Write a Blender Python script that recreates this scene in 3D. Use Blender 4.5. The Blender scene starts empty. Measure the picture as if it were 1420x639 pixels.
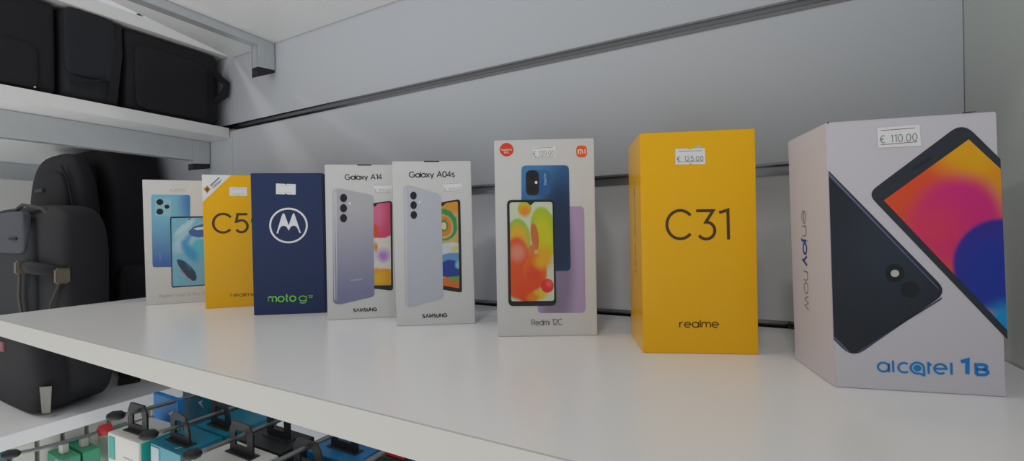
import bpy, bmesh, math, random
from math import sin, cos, pi, radians
from mathutils import Vector, Matrix
random.seed(4)
SC = bpy.context.scene
COL = SC.collection
EXPO = 0.1
AMB = (1.12, 0.37, 0.22, 0.98, 1.02)      # floor, eye level, ceiling; towards the left end, towards the right end
LAMPS = ((-0.03, -0.6, 3.6), (-1.3, -0.55, 4.0), (-2.0, -0.4, 5.0), (1.0, -0.7, 1.6))
# carton sizes (m) and the artwork outlines on each carton front (mm: across from centre, up from base)
BOX = {
  'note': {"c":[-0.7022,0.3309],"ang":48.49,"w":0.083,"h":0.1718,"t":0.05,"skew":-0.0016},
  'c5': {"c":[-0.5897,0.3499],"ang":43.51,"w":0.083,"h":0.1721,"t":0.055,"skew":-0.0013},
  'moto': {"c":[-0.4755,0.342],"ang":33.75,"w":0.0801,"h":0.1655,"t":0.05,"skew":-0.0009},
  'a14': {"c":[-0.3646,0.3484],"ang":35.81,"w":0.08,"h":0.1684,"t":0.026,"skew":0.0001},
  'a04': {"c":[-0.2717,0.3533],"ang":31.98,"w":0.0781,"h":0.1647,"t":0.026,"skew":-0.0015},
  'r12': {"c":[-0.1565,0.3675],"ang":26.53,"w":0.0879,"h":0.1735,"t":0.05,"skew":0.0},
  'c31': {"c":[-0.0318,0.3679],"ang":20.64,"w":0.0817,"h":0.1649,"t":0.056,"skew":0.0002},
  'alc': {"c":[0.0839,0.3387],"ang":14.14,"w":0.0799,"h":0.1531,"t":0.055,"skew":-0.0023},
}
ART = {
  'alc': {
    'front': [[38.77,127.4],[27.28,142.24],[25.68,143.98],[24.04,145.13],[22.35,145.7],[20.61,145.66],[18.83,145.03],[17.0,143.8],[-18.1,114.83],[-19.34,113.59],[-20.13,112.3],[-20.47,110.94],[-20.36,109.52],[-19.81,108.04],[-18.8,106.51],[40.63,30.89]],
    'screen': [[24.94,138.84],[38.7,122.08],[40.43,36.09],[-14.69,107.14]],
    'slit': [[-1.18,124.08],[7.67,130.47],[8.12,129.55],[-0.72,123.16]],
    'back': [[-41.54,125.17],[10.1,61.59],[11.32,59.77],[11.99,58.02],[12.12,56.31],[11.69,54.66],[10.72,53.06],[9.2,51.5],[-24.78,22.49],[-26.81,21.04],[-28.8,20.2],[-30.74,19.99],[-32.63,20.4],[-34.47,21.44],[-36.27,23.11],[-40.27,27.62]],
    'edge': [[-41.55,124.23],[9.25,59.58],[10.88,56.92],[9.78,58.02],[-41.58,122.12]],
    'edge2': [[-39.94,29.39],[-32.45,20.84],[-33.16,20.57],[-40.16,28.21]],
    'edge3': [[11.47,51.79],[11.95,53.25],[-26.42,21.59],[-29.44,20.75]],
    'ring': [[-5.39,66.21],[-5.56,64.91],[-6.03,63.71],[-6.76,62.66],[-7.71,61.86],[-8.81,61.35],[-9.98,61.16],[-11.16,61.32],[-12.25,61.81],[-13.18,62.6],[-13.89,63.64],[-14.34,64.85],[-14.47,66.15],[-14.3,67.46],[-13.83,68.68],[-13.09,69.72],[-12.13,70.52],[-11.02,71.03],[-9.84,71.2],[-8.67,71.03],[-7.59,70.53],[-6.66,69.74],[-5.96,68.7],[-5.53,67.5]],
    'flash': [[-7.99,66.08],[-8.06,65.55],[-8.27,65.05],[-8.6,64.63],[-9.02,64.3],[-9.51,64.09],[-10.04,64.01],[-10.56,64.08],[-11.05,64.28],[-11.47,64.6],[-11.79,65.03],[-11.98,65.52],[-12.04,66.05],[-11.97,66.59],[-11.76,67.08],[-11.43,67.51],[-11.0,67.84],[-10.51,68.05],[-9.98,68.12],[-9.46,68.05],[-8.97,67.85],[-8.56,67.52],[-8.24,67.1],[-8.05,66.61]],
    'lens2': [[1.52,57.0],[1.36,55.77],[0.91,54.62],[0.2,53.63],[-0.71,52.86],[-1.77,52.36],[-2.91,52.18],[-4.04,52.32],[-5.1,52.78],[-6.0,53.52],[-6.69,54.49],[-7.11,55.64],[-7.25,56.87],[-7.08,58.11],[-6.62,59.27],[-5.91,60.26],[-4.98,61.03],[-3.92,61.52],[-2.78,61.69],[-1.65,61.54],[-0.6,61.08],[0.29,60.34],[0.97,59.36],[1.39,58.23]],
    'sticker': [[-17.45,148.07],[2.74,148.4],[3.34,136.67],[-17.02,136.8]],
    'line1': [[-15.61,146.44],[0.74,146.75]],
    'line2': [[-15.72,138.44],[1.58,139.03]],
    'price': [[-16.1,139.26],[1.59,139.48]],
    'name': [[-19.35,10.59],[16.24,11.3]],
    'one': [[18.83,10.67],[23.67,10.57]],
    'bee': [[26.08,10.72],[32.59,10.93]],
    'tabr': [[22.14,153.8],[29.34,153.73]],
    'tabl': [[-43.59,153.28],[-40.67,153.48]],
  },
  'r12': {
    'back': [[-20.28,146.45],[-20.14,147.72],[-19.77,148.76],[-19.18,149.56],[-18.37,150.12],[-17.32,150.46],[-16.05,150.56],[17.37,150.14],[18.64,150.01],[19.67,149.65],[20.48,149.07],[21.05,148.25],[21.4,147.21],[21.51,145.94],[21.48,61.44],[21.36,60.17],[21.01,59.13],[20.44,58.33],[19.63,57.75],[18.6,57.41],[17.33,57.31],[-17.65,57.5],[-18.92,57.63],[-19.96,57.98],[-20.75,58.56],[-21.32,59.37],[-21.65,60.42],[-21.74,61.69]],
    'module': [[-16.66,141.13],[-16.48,142.73],[-16.02,144.04],[-15.27,145.06],[-14.24,145.78],[-12.92,146.21],[-11.31,146.35],[-0.06,146.29],[1.54,146.14],[2.85,145.7],[3.85,144.96],[4.56,143.94],[4.98,142.63],[5.09,141.02],[4.88,129.0],[4.7,127.4],[4.24,126.1],[3.5,125.09],[2.46,124.38],[1.15,123.97],[-0.46,123.86],[-11.71,124.07],[-13.31,124.25],[-14.62,124.71],[-15.63,125.46],[-16.34,126.5],[-16.75,127.82],[-16.87,129.43]],
    'lensblock': [[-16.49,141.45],[-16.34,142.99],[-15.91,144.24],[-15.2,145.2],[-14.22,145.88],[-12.96,146.27],[-11.42,146.38],[-10.11,146.36],[-8.57,146.19],[-7.32,145.74],[-6.34,145.02],[-5.64,144.03],[-5.22,142.77],[-5.07,141.23],[-5.05,129.19],[-5.19,127.66],[-5.6,126.41],[-6.3,125.45],[-7.28,124.77],[-8.53,124.37],[-10.07,124.26],[-11.6,124.29],[-13.14,124.46],[-14.39,124.9],[-15.36,125.62],[-16.05,126.61],[-16.46,127.88],[-16.59,129.42]],
    'lens1': [[-7.57,141.49],[-7.7,140.59],[-8.04,139.75],[-8.58,139.04],[-9.27,138.5],[-10.06,138.16],[-10.91,138.06],[-11.76,138.2],[-12.55,138.56],[-13.22,139.13],[-13.72,139.87],[-14.04,140.72],[-14.13,141.62],[-14.0,142.53],[-13.66,143.37],[-13.13,144.08],[-12.44,144.62],[-11.64,144.96],[-10.79,145.06],[-9.94,144.92],[-9.16,144.56],[-8.49,143.99],[-7.98,143.25],[-7.67,142.4]],
    'lens2': [[-7.02,129.89],[-7.17,128.82],[-7.58,127.82],[-8.22,126.97],[-9.05,126.33],[-10.0,125.93],[-11.03,125.81],[-12.04,125.97],[-12.98,126.41],[-13.79,127.08],[-14.4,127.96],[-14.77,128.97],[-14.89,130.04],[-14.73,131.12],[-14.32,132.11],[-13.68,132.96],[-12.85,133.6],[-11.9,134.0],[-10.88,134.12],[-9.86,133.96],[-8.92,133.53],[-8.12,132.85],[-7.51,131.98],[-7.13,130.97]],
    'flash': [[-6.37,135.46],[-6.42,135.12],[-6.54,134.8],[-6.74,134.53],[-6.99,134.33],[-7.28,134.21],[-7.6,134.17],[-7.91,134.22],[-8.19,134.35],[-8.44,134.57],[-8.62,134.84],[-8.74,135.16],[-8.77,135.5],[-8.73,135.84],[-8.6,136.16],[-8.41,136.42],[-8.15,136.63],[-7.86,136.75],[-7.55,136.79],[-7.24,136.74],[-6.95,136.6],[-6.71,136.39],[-6.52,136.11],[-6.4,135.8]],
    'word': [[1.68,133.22],[1.42,143.06]],
    'purple': [[-5.99,110.18],[-5.84,111.45],[-5.46,112.48],[-4.86,113.28],[-4.04,113.85],[-2.99,114.18],[-1.72,114.28],[30.03,113.85],[31.3,113.72],[32.33,113.36],[33.13,112.77],[33.7,111.96],[34.05,110.92],[34.16,109.65],[33.81,24.37],[33.69,23.11],[33.34,22.07],[32.76,21.27],[31.95,20.69],[30.91,20.35],[29.65,20.25],[-4.23,20.48],[-5.5,20.6],[-6.53,20.95],[-7.32,21.54],[-7.88,22.35],[-8.2,23.39],[-8.28,24.66]],
    'front': [[-33.57,116.06],[-33.44,117.47],[-33.05,118.61],[-32.41,119.5],[-31.51,120.13],[-30.36,120.5],[-28.96,120.61],[3.19,120.25],[4.59,120.11],[5.74,119.71],[6.64,119.07],[7.28,118.17],[7.67,117.01],[7.8,115.61],[8.28,31.53],[8.16,30.13],[7.79,28.98],[7.15,28.09],[6.26,27.46],[5.12,27.08],[3.72,26.96],[-29.23,27.09],[-30.64,27.23],[-31.79,27.62],[-32.68,28.26],[-33.32,29.16],[-33.7,30.31],[-33.82,31.72]],
    'screen': [[-31.3,116.02],[-31.23,116.76],[-31.03,117.36],[-30.69,117.82],[-30.23,118.16],[-29.62,118.35],[-28.89,118.42],[-17.18,118.36],[-16.75,118.33],[-16.35,118.25],[-15.96,118.12],[-15.6,117.94],[-15.27,117.7],[-14.95,117.41],[-13.66,116.07],[-13.36,115.81],[-13.05,115.65],[-12.74,115.59],[-12.44,115.64],[-12.13,115.79],[-11.82,116.05],[-10.45,117.42],[-10.13,117.7],[-9.79,117.93],[-9.42,118.11],[-9.04,118.23],[-8.63,118.31],[-8.21,118.33],[4.03,118.18],[4.76,118.1],[5.36,117.9],[5.83,117.56],[6.16,117.08],[6.37,116.48],[6.43,115.74],[6.48,33.45],[6.42,32.79],[6.23,32.24],[5.93,31.81],[5.51,31.51],[4.96,31.33],[4.29,31.27],[-29.18,31.37],[-29.85,31.44],[-30.39,31.62],[-30.82,31.93],[-31.12,32.35],[-31.31,32.9],[-31.37,33.57]],
    'badge': [[-26.92,164.82],[-27.15,163.28],[-27.79,161.85],[-28.78,160.63],[-30.06,159.71],[-31.54,159.15],[-33.13,158.97],[-34.7,159.21],[-36.17,159.84],[-37.41,160.81],[-38.36,162.07],[-38.95,163.52],[-39.13,165.07],[-38.89,166.62],[-38.25,168.04],[-37.26,169.26],[-35.98,170.18],[-34.5,170.75],[-32.91,170.92],[-31.34,170.68],[-29.87,170.06],[-28.63,169.08],[-27.68,167.82],[-27.1,166.37]],
    'badge_t1': [[-37.68,164.09],[-28.26,164.15]],
    'badge_t2': [[-35.31,161.5],[-30.54,161.65]],
    'mi': [[28.16,163.48],[28.25,164.65],[28.56,165.59],[29.09,166.33],[29.82,166.85],[30.77,167.16],[31.93,167.26],[33.7,167.25],[34.86,167.13],[35.81,166.81],[36.55,166.28],[37.08,165.53],[37.41,164.58],[37.52,163.42],[37.54,160.62],[37.44,159.46],[37.13,158.51],[36.61,157.78],[35.87,157.26],[34.93,156.95],[33.77,156.85],[32.0,156.86],[30.84,156.97],[29.88,157.3],[29.14,157.83],[28.61,158.58],[28.29,159.53],[28.17,160.69]],
    'mi_t': [[29.58,159.78],[36.23,159.89]],
    'sticker': [[-10.05,166.76],[9.97,166.85],[10.23,157.33],[-9.94,157.24]],
    'line1': [[-9.0,165.6],[7.81,166.1]],
    'line2': [[-8.78,157.72],[8.38,158.08]],
    'price': [[-9.63,158.45],[8.97,158.93]],
    'name': [[-13.89,9.37],[13.73,9.72]],
  },
  'c31': {
    'num': [[-23.45,85.21],[22.29,84.64]],
    'C': [[-5.17,102.53],[-6.32,103.85],[-7.66,104.93],[-9.15,105.74],[-10.75,106.25],[-12.4,106.45],[-14.06,106.33],[-15.68,105.89],[-17.21,105.15],[-18.6,104.12],[-19.8,102.85],[-20.79,101.36],[-21.52,99.71],[-21.99,97.93],[-22.16,96.1],[-22.05,94.26],[-21.64,92.48],[-20.96,90.79],[-20.03,89.27],[-18.87,87.95],[-17.51,86.87],[-16.01,86.07],[-14.41,85.57],[-12.75,85.38],[-11.09,85.52],[-9.48,85.97],[-7.96,86.72],[-6.58,87.75],[-5.39,89.02]],
    'three': [[-1.16,105.92],[10.82,105.78],[5.6,97.36],[6.91,97.31],[8.42,96.79],[9.75,95.88],[10.81,94.66],[11.52,93.2],[11.83,91.6],[11.74,89.97],[11.24,88.42],[10.36,87.06],[9.17,85.97],[7.74,85.24],[6.18,84.91],[4.59,85.01],[3.07,85.52],[1.74,86.43],[0.67,87.65]],
    'one': [[15.04,104.22],[21.19,106.0],[21.34,84.32]],
    'maker': [[-14.57,19.22],[13.64,19.32]],
    'sticker': [[-15.25,152.28],[5.84,151.93],[6.13,140.1],[-15.36,140.46]],
    'line1': [[-12.78,150.34],[3.58,150.19]],
    'line2': [[-13.71,142.49],[4.49,142.41]],
    'price': [[-14.19,142.85],[4.5,142.58]],
    'foil': [[4.56,151.15],[4.43,150.38],[4.08,149.67],[3.54,149.07],[2.84,148.62],[2.03,148.35],[1.16,148.29],[0.29,148.42],[-0.51,148.75],[-1.2,149.26],[-1.72,149.9],[-2.05,150.64],[-2.15,151.42],[-2.02,152.19],[-1.67,152.9],[-1.13,153.5],[-0.43,153.95],[0.39,154.22],[1.26,154.29],[2.12,154.15],[2.93,153.82],[3.61,153.31],[4.13,152.67],[4.45,151.93]],
  },
  'moto': {
    'ringo': [[21.85,103.64],[21.53,100.37],[20.67,97.18],[19.31,94.17],[17.48,91.4],[15.22,88.94],[12.6,86.86],[9.67,85.21],[6.52,84.02],[3.21,83.32],[-0.16,83.14],[-3.52,83.47],[-6.79,84.3],[-9.87,85.62],[-12.71,87.39],[-15.22,89.56],[-17.35,92.08],[-19.05,94.9],[-20.28,97.93],[-21.0,101.12],[-21.21,104.37],[-20.88,107.62],[-20.04,110.77],[-18.71,113.77],[-16.91,116.52],[-14.68,118.97],[-12.09,121.06],[-9.19,122.73],[-6.06,123.94],[-2.77,124.66],[0.6,124.88],[3.97,124.58],[7.25,123.77],[10.36,122.48],[13.22,120.73],[15.77,118.56],[17.93,116.03],[19.66,113.2],[20.91,110.14],[21.65,106.93]],
    'ringi': [[19.68,103.68],[19.39,100.74],[18.62,97.89],[17.4,95.18],[15.75,92.7],[13.72,90.5],[11.36,88.63],[8.73,87.14],[5.89,86.08],[2.91,85.45],[-0.12,85.29],[-3.15,85.58],[-6.09,86.33],[-8.86,87.51],[-11.42,89.09],[-13.68,91.04],[-15.6,93.31],[-17.13,95.83],[-18.24,98.56],[-18.89,101.42],[-19.07,104.34],[-18.78,107.25],[-18.03,110.08],[-16.82,112.77],[-15.2,115.24],[-13.2,117.44],[-10.86,119.31],[-8.25,120.81],[-5.43,121.89],[-2.47,122.54],[0.56,122.73],[3.59,122.46],[6.54,121.74],[9.34,120.58],[11.92,119.0],[14.21,117.06],[16.15,114.79],[17.71,112.25],[18.83,109.51],[19.49,106.63]],
    'M': [[-13.39,94.96],[-11.36,94.92],[-10.51,98.24],[-9.33,101.08],[-7.83,102.95],[-5.33,103.86],[-3.3,103.35],[-1.74,101.9],[-0.54,99.73],[0.33,97.8],[1.28,99.7],[2.45,101.82],[3.95,103.11],[6.0,103.79],[8.26,103.04],[9.82,101.22],[11.03,98.68],[12.22,95.07],[14.04,95.04],[12.53,99.49],[10.17,107.67],[6.84,118.11],[5.82,118.37],[4.64,116.11],[0.45,104.24],[-3.41,116.23],[-4.61,118.27],[-5.86,118.29],[-7.03,115.68],[-10.03,106.21]],
    'name': [[-24.31,14.36],[7.36,14.45]],
    'g_': [[10.19,14.35],[19.1,14.45]],
    'sup': [[20.8,18.21],[26.08,18.37]],
    'sticker': [[-12.75,153.35],[9.2,152.43],[8.97,140.09],[-12.98,140.88]],
  },
  'c5': {
    'C': [[-11.21,116.9],[-12.51,118.46],[-14.04,119.74],[-15.75,120.72],[-17.59,121.35],[-19.5,121.62],[-21.43,121.52],[-23.32,121.06],[-25.1,120.25],[-26.73,119.12],[-28.15,117.71],[-29.33,116.04],[-30.23,114.19],[-30.82,112.19],[-31.09,110.12],[-31.03,108.03],[-30.63,105.98],[-29.92,104.04],[-28.91,102.27],[-27.63,100.71],[-26.12,99.42],[-24.42,98.44],[-22.6,97.79],[-20.69,97.49],[-18.76,97.57],[-16.87,98.01],[-15.07,98.8],[-13.42,99.92],[-11.97,101.33]],
    'five': [[7.98,120.98],[-3.34,121.07],[-5.06,111.35],[-3.05,111.69],[-1.41,112.61],[0.38,113.02],[2.21,112.91],[3.95,112.28],[5.48,111.17],[6.7,109.66],[7.52,107.85],[7.89,105.85],[7.77,103.82],[7.19,101.89],[6.17,100.2],[4.78,98.85],[3.14,97.94],[1.34,97.54],[-0.49,97.66],[-2.22,98.3],[-3.74,99.42],[-4.95,100.93]],
    'maker': [[-13.39,13.27],[16.98,12.63]],
    'corner': [[-42.74,172.08],[-9.65,171.99],[-42.44,136.72]],
    'mark': [[-41.11,153.68],[-36.91,158.25],[-33.23,153.31],[-37.08,148.05]],
    'mark2': [[-38.87,153.26],[-36.57,155.9],[-34.74,153.3],[-36.68,149.8]],
    't1': [[-33.69,157.58],[-23.12,168.58]],
    't2': [[-31.66,156.82],[-20.5,165.73]],
    't3': [[-31.17,154.64],[-22.08,162.63]],
    'sticker': [[-11.84,156.59],[8.23,156.45],[8.19,144.95],[-12.03,145.12]],
  },
  'a14': {
    'back': [[-32.08,137.0],[-31.94,138.36],[-31.58,139.5],[-30.99,140.43],[-30.17,141.13],[-29.11,141.61],[-27.83,141.88],[-26.9,141.98],[-26.24,142.04],[-25.58,142.06],[-24.92,142.04],[-24.27,141.99],[-23.61,141.9],[-22.96,141.78],[6.01,135.49],[7.36,135.07],[8.46,134.43],[9.32,133.59],[9.93,132.54],[10.28,131.28],[10.39,129.82],[9.39,28.06],[9.27,26.78],[8.94,25.68],[8.39,24.77],[7.63,24.04],[6.66,23.5],[5.47,23.15],[-24.06,17.17],[-24.93,17.03],[-25.8,16.95],[-26.67,16.93],[-27.54,16.98],[-28.41,17.09],[-29.28,17.26],[-30.88,17.64],[-31.74,17.92],[-32.44,18.34],[-32.98,18.89],[-33.36,19.57],[-33.59,20.38],[-33.65,21.32]],
    'strip': [[-31.66,135.6],[-31.59,136.53],[-31.38,137.39],[-31.04,138.16],[-30.58,138.86],[-29.98,139.49],[-29.26,140.04],[-29.19,140.08],[-28.84,140.27],[-28.55,140.33],[-28.32,140.28],[-28.16,140.11],[-28.06,139.83],[-28.02,139.42],[-27.83,128.01],[-29.4,22.46],[-29.47,21.78],[-29.65,21.27],[-29.94,20.94],[-30.35,20.79],[-30.86,20.82],[-31.5,21.03],[-29.78,20.29],[-30.72,20.79],[-31.49,21.42],[-32.09,22.17],[-32.51,23.03],[-32.76,24.02],[-32.83,25.12]],
    'lens': [[[-17.3,132.01],[-17.45,130.84],[-17.82,129.74],[-18.41,128.8],[-19.16,128.09],[-20.03,127.64],[-20.95,127.49],[-21.87,127.65],[-22.72,128.12],[-23.45,128.84],[-24.0,129.79],[-24.33,130.89],[-24.43,132.06],[-24.29,133.24],[-23.91,134.33],[-23.33,135.27],[-22.58,135.99],[-21.71,136.44],[-20.79,136.59],[-19.87,136.43],[-19.02,135.97],[-18.29,135.24],[-17.74,134.29],[-17.4,133.19]],[[-17.51,120.92],[-17.65,119.75],[-18.03,118.65],[-18.61,117.72],[-19.36,117.0],[-20.23,116.56],[-21.15,116.41],[-22.07,116.58],[-22.92,117.04],[-23.65,117.77],[-24.2,118.72],[-24.53,119.82],[-24.63,121.0],[-24.49,122.17],[-24.11,123.26],[-23.53,124.2],[-22.78,124.92],[-21.91,125.36],[-20.99,125.51],[-20.07,125.35],[-19.22,124.88],[-18.49,124.15],[-17.94,123.2],[-17.61,122.1]],[[-17.7,110.07],[-17.85,108.89],[-18.22,107.8],[-18.81,106.86],[-19.56,106.15],[-20.43,105.71],[-21.35,105.57],[-22.27,105.74],[-23.12,106.2],[-23.84,106.94],[-24.39,107.89],[-24.73,108.99],[-24.83,110.17],[-24.68,111.34],[-24.31,112.43],[-23.73,113.36],[-22.98,114.08],[-22.11,114.52],[-21.19,114.66],[-20.27,114.5],[-19.42,114.03],[-18.69,113.3],[-18.14,112.35],[-17.8,111.25]]],
    'flash': [[-13.28,126.02],[-13.33,125.66],[-13.46,125.32],[-13.66,125.03],[-13.92,124.81],[-14.21,124.68],[-14.53,124.63],[-14.85,124.68],[-15.15,124.83],[-15.4,125.05],[-15.59,125.34],[-15.7,125.68],[-15.74,126.05],[-15.69,126.41],[-15.56,126.74],[-15.36,127.03],[-15.1,127.25],[-14.8,127.39],[-14.48,127.44],[-14.17,127.39],[-13.87,127.24],[-13.62,127.02],[-13.43,126.73],[-13.31,126.39]],
    'front': [[8.47,126.07],[26.12,128.38],[27.44,128.43],[28.52,128.2],[29.36,127.69],[29.95,126.89],[30.31,125.81],[30.41,124.45],[29.47,32.95],[29.36,31.8],[29.04,30.9],[28.53,30.25],[27.82,29.84],[26.9,29.67],[25.79,29.74],[7.41,32.74]],
    'screen': [[9.77,122.52],[11.59,122.5],[11.88,122.52],[12.15,122.59],[12.39,122.7],[12.61,122.85],[12.81,123.05],[12.99,123.29],[13.63,124.34],[13.9,124.71],[14.19,125.03],[14.53,125.28],[14.89,125.48],[15.3,125.62],[15.73,125.71],[26.07,126.95],[26.7,126.96],[27.21,126.85],[27.61,126.6],[27.89,126.22],[28.06,125.71],[28.11,125.06],[27.56,37.19],[27.51,36.69],[27.38,36.28],[27.15,35.96],[26.84,35.74],[26.43,35.61],[25.94,35.57],[8.52,35.97]],
    'word': [[-14.87,41.44],[-2.89,42.65]],
    'title': [[-19.37,151.75],[20.09,152.04]],
    'maker': [[-13.34,7.5],[12.1,7.58]],
    'sticker': [[10.89,146.55],[30.23,146.21],[30.44,137.82],[10.94,137.63]],
    'line1': [[11.6,146.03],[29.13,145.76]],
    'line2': [[11.46,138.37],[28.77,138.13]],
    'price': [[11.47,138.81],[29.0,138.58]],
    'notch': [[-5.89,169.07],[8.92,169.14]],
  },
  'a04': {
    'back': [[-29.85,135.92],[-29.76,136.92],[-29.51,137.78],[-29.08,138.49],[-28.48,139.07],[-27.7,139.51],[-26.76,139.81],[-25.9,139.99],[-25.35,140.09],[-24.8,140.14],[-24.26,140.14],[-23.72,140.09],[-23.18,139.99],[-22.64,139.85],[2.81,131.8],[4.21,131.22],[5.35,130.46],[6.24,129.5],[6.87,128.36],[7.26,127.03],[7.39,125.51],[7.55,30.08],[7.48,29.23],[7.27,28.5],[6.91,27.89],[6.41,27.38],[5.77,26.99],[4.98,26.71],[-24.87,18.9],[-25.33,18.82],[-25.78,18.81],[-26.21,18.88],[-26.61,19.03],[-27.0,19.26],[-27.37,19.57],[-28.88,21.01],[-29.21,21.36],[-29.48,21.75],[-29.69,22.16],[-29.84,22.59],[-29.93,23.05],[-29.96,23.54]],
    'strip': [[-29.38,134.09],[-29.33,134.86],[-29.18,135.57],[-28.93,136.24],[-28.59,136.87],[-28.15,137.45],[-27.61,137.99],[-27.55,138.04],[-27.26,138.26],[-27.01,138.36],[-26.82,138.35],[-26.68,138.22],[-26.6,137.97],[-26.56,137.6],[-26.23,124.1],[-27.32,20.99],[-27.35,20.68],[-27.42,20.47],[-27.54,20.36],[-27.7,20.34],[-27.9,20.42],[-28.16,20.6],[-28.33,20.74],[-28.7,21.09],[-29.01,21.48],[-29.25,21.9],[-29.42,22.36],[-29.53,22.84],[-29.56,23.36]],
    'lens': [[[-16.84,130.1],[-16.96,129.07],[-17.3,128.12],[-17.82,127.3],[-18.48,126.68],[-19.25,126.29],[-20.08,126.17],[-20.89,126.31],[-21.65,126.72],[-22.29,127.36],[-22.78,128.18],[-23.08,129.14],[-23.17,130.17],[-23.04,131.19],[-22.71,132.15],[-22.19,132.96],[-21.52,133.58],[-20.75,133.97],[-19.93,134.1],[-19.11,133.95],[-18.36,133.55],[-17.71,132.91],[-17.22,132.09],[-16.92,131.12]],[[-16.9,120.55],[-17.03,119.53],[-17.37,118.57],[-17.88,117.76],[-18.55,117.14],[-19.32,116.75],[-20.15,116.63],[-20.96,116.78],[-21.72,117.18],[-22.36,117.82],[-22.85,118.65],[-23.15,119.61],[-23.24,120.64],[-23.11,121.66],[-22.78,122.61],[-22.26,123.43],[-21.59,124.05],[-20.82,124.44],[-20.0,124.56],[-19.18,124.41],[-18.43,124.01],[-17.78,123.37],[-17.29,122.54],[-16.99,121.58]],[[-16.87,110.79],[-17.0,109.77],[-17.33,108.81],[-17.85,108.0],[-18.52,107.38],[-19.29,107.0],[-20.11,106.87],[-20.93,107.02],[-21.69,107.43],[-22.33,108.07],[-22.82,108.9],[-23.12,109.86],[-23.21,110.89],[-23.08,111.91],[-22.75,112.86],[-22.23,113.68],[-21.56,114.3],[-20.79,114.68],[-19.97,114.81],[-19.15,114.66],[-18.39,114.25],[-17.75,113.61],[-17.26,112.78],[-16.96,111.82]]],
    'flash': [[-13.15,123.61],[-13.18,123.28],[-13.27,122.97],[-13.41,122.71],[-13.59,122.51],[-13.8,122.38],[-14.02,122.34],[-14.23,122.38],[-14.44,122.52],[-14.61,122.72],[-14.74,122.99],[-14.82,123.3],[-14.84,123.64],[-14.8,123.97],[-14.71,124.28],[-14.57,124.54],[-14.4,124.75],[-14.19,124.87],[-13.97,124.91],[-13.75,124.87],[-13.55,124.74],[-13.38,124.53],[-13.25,124.26],[-13.17,123.95]],
    'front': [[6.17,122.83],[22.34,125.74],[23.57,125.84],[24.58,125.68],[25.36,125.25],[25.92,124.55],[26.25,123.59],[26.37,122.35],[26.47,34.83],[26.39,33.86],[26.12,33.1],[25.68,32.55],[25.07,32.22],[24.27,32.1],[23.3,32.2],[6.49,35.46]],
    'screen': [[6.97,119.59],[8.46,119.43],[8.74,119.42],[8.99,119.46],[9.23,119.53],[9.44,119.66],[9.64,119.82],[9.82,120.03],[10.74,121.29],[11.01,121.61],[11.3,121.88],[11.63,122.11],[11.98,122.29],[12.36,122.42],[12.77,122.5],[21.93,123.74],[22.52,123.77],[23.0,123.67],[23.37,123.45],[23.63,123.11],[23.79,122.65],[23.85,122.06],[23.84,37.56],[23.8,37.11],[23.67,36.75],[23.47,36.5],[23.18,36.35],[22.82,36.31],[22.37,36.36],[6.84,39.68]],
    'word': [[-13.1,45.14],[-3.0,46.77]],
    'title': [[-24.31,148.02],[21.48,148.3]],
    'maker': [[-13.74,7.25],[11.34,7.53]],
    'sticker': [[9.69,142.63],[28.03,143.06],[28.22,133.28],[9.74,133.19]],
    'line1': [[10.18,141.52],[26.55,142.33]],
    'line2': [[9.89,133.78],[27.65,134.32]],
    'price': [[10.27,134.36],[27.52,134.92]],
    'notch': [[-9.06,165.38],[5.97,165.52]],
  },
  'note': {
    'back': [[-33.37,147.94],[-33.29,149.05],[-33.05,149.95],[-32.64,150.66],[-32.07,151.16],[-31.34,151.46],[-30.44,151.56],[7.91,151.57],[8.85,151.46],[9.61,151.15],[10.2,150.64],[10.62,149.91],[10.87,148.98],[10.94,147.84],[9.62,54.29],[9.52,53.15],[9.25,52.23],[8.81,51.52],[8.21,51.02],[7.43,50.73],[6.49,50.65],[-30.48,51.6],[-31.37,51.72],[-32.11,52.04],[-32.68,52.56],[-33.08,53.28],[-33.33,54.19],[-33.41,55.3]],
    'module': [[-29.41,144.21],[-29.36,144.89],[-29.2,145.45],[-28.95,145.89],[-28.59,146.21],[-28.14,146.4],[-27.59,146.46],[-12.96,146.61],[-12.39,146.55],[-11.93,146.37],[-11.58,146.05],[-11.32,145.62],[-11.17,145.05],[-11.13,144.36],[-11.27,123.74],[-11.33,123.05],[-11.49,122.48],[-11.75,122.04],[-12.11,121.73],[-12.57,121.55],[-13.14,121.49],[-27.76,121.57],[-28.31,121.63],[-28.77,121.82],[-29.12,122.14],[-29.36,122.57],[-29.51,123.13],[-29.56,123.81]],
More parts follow.
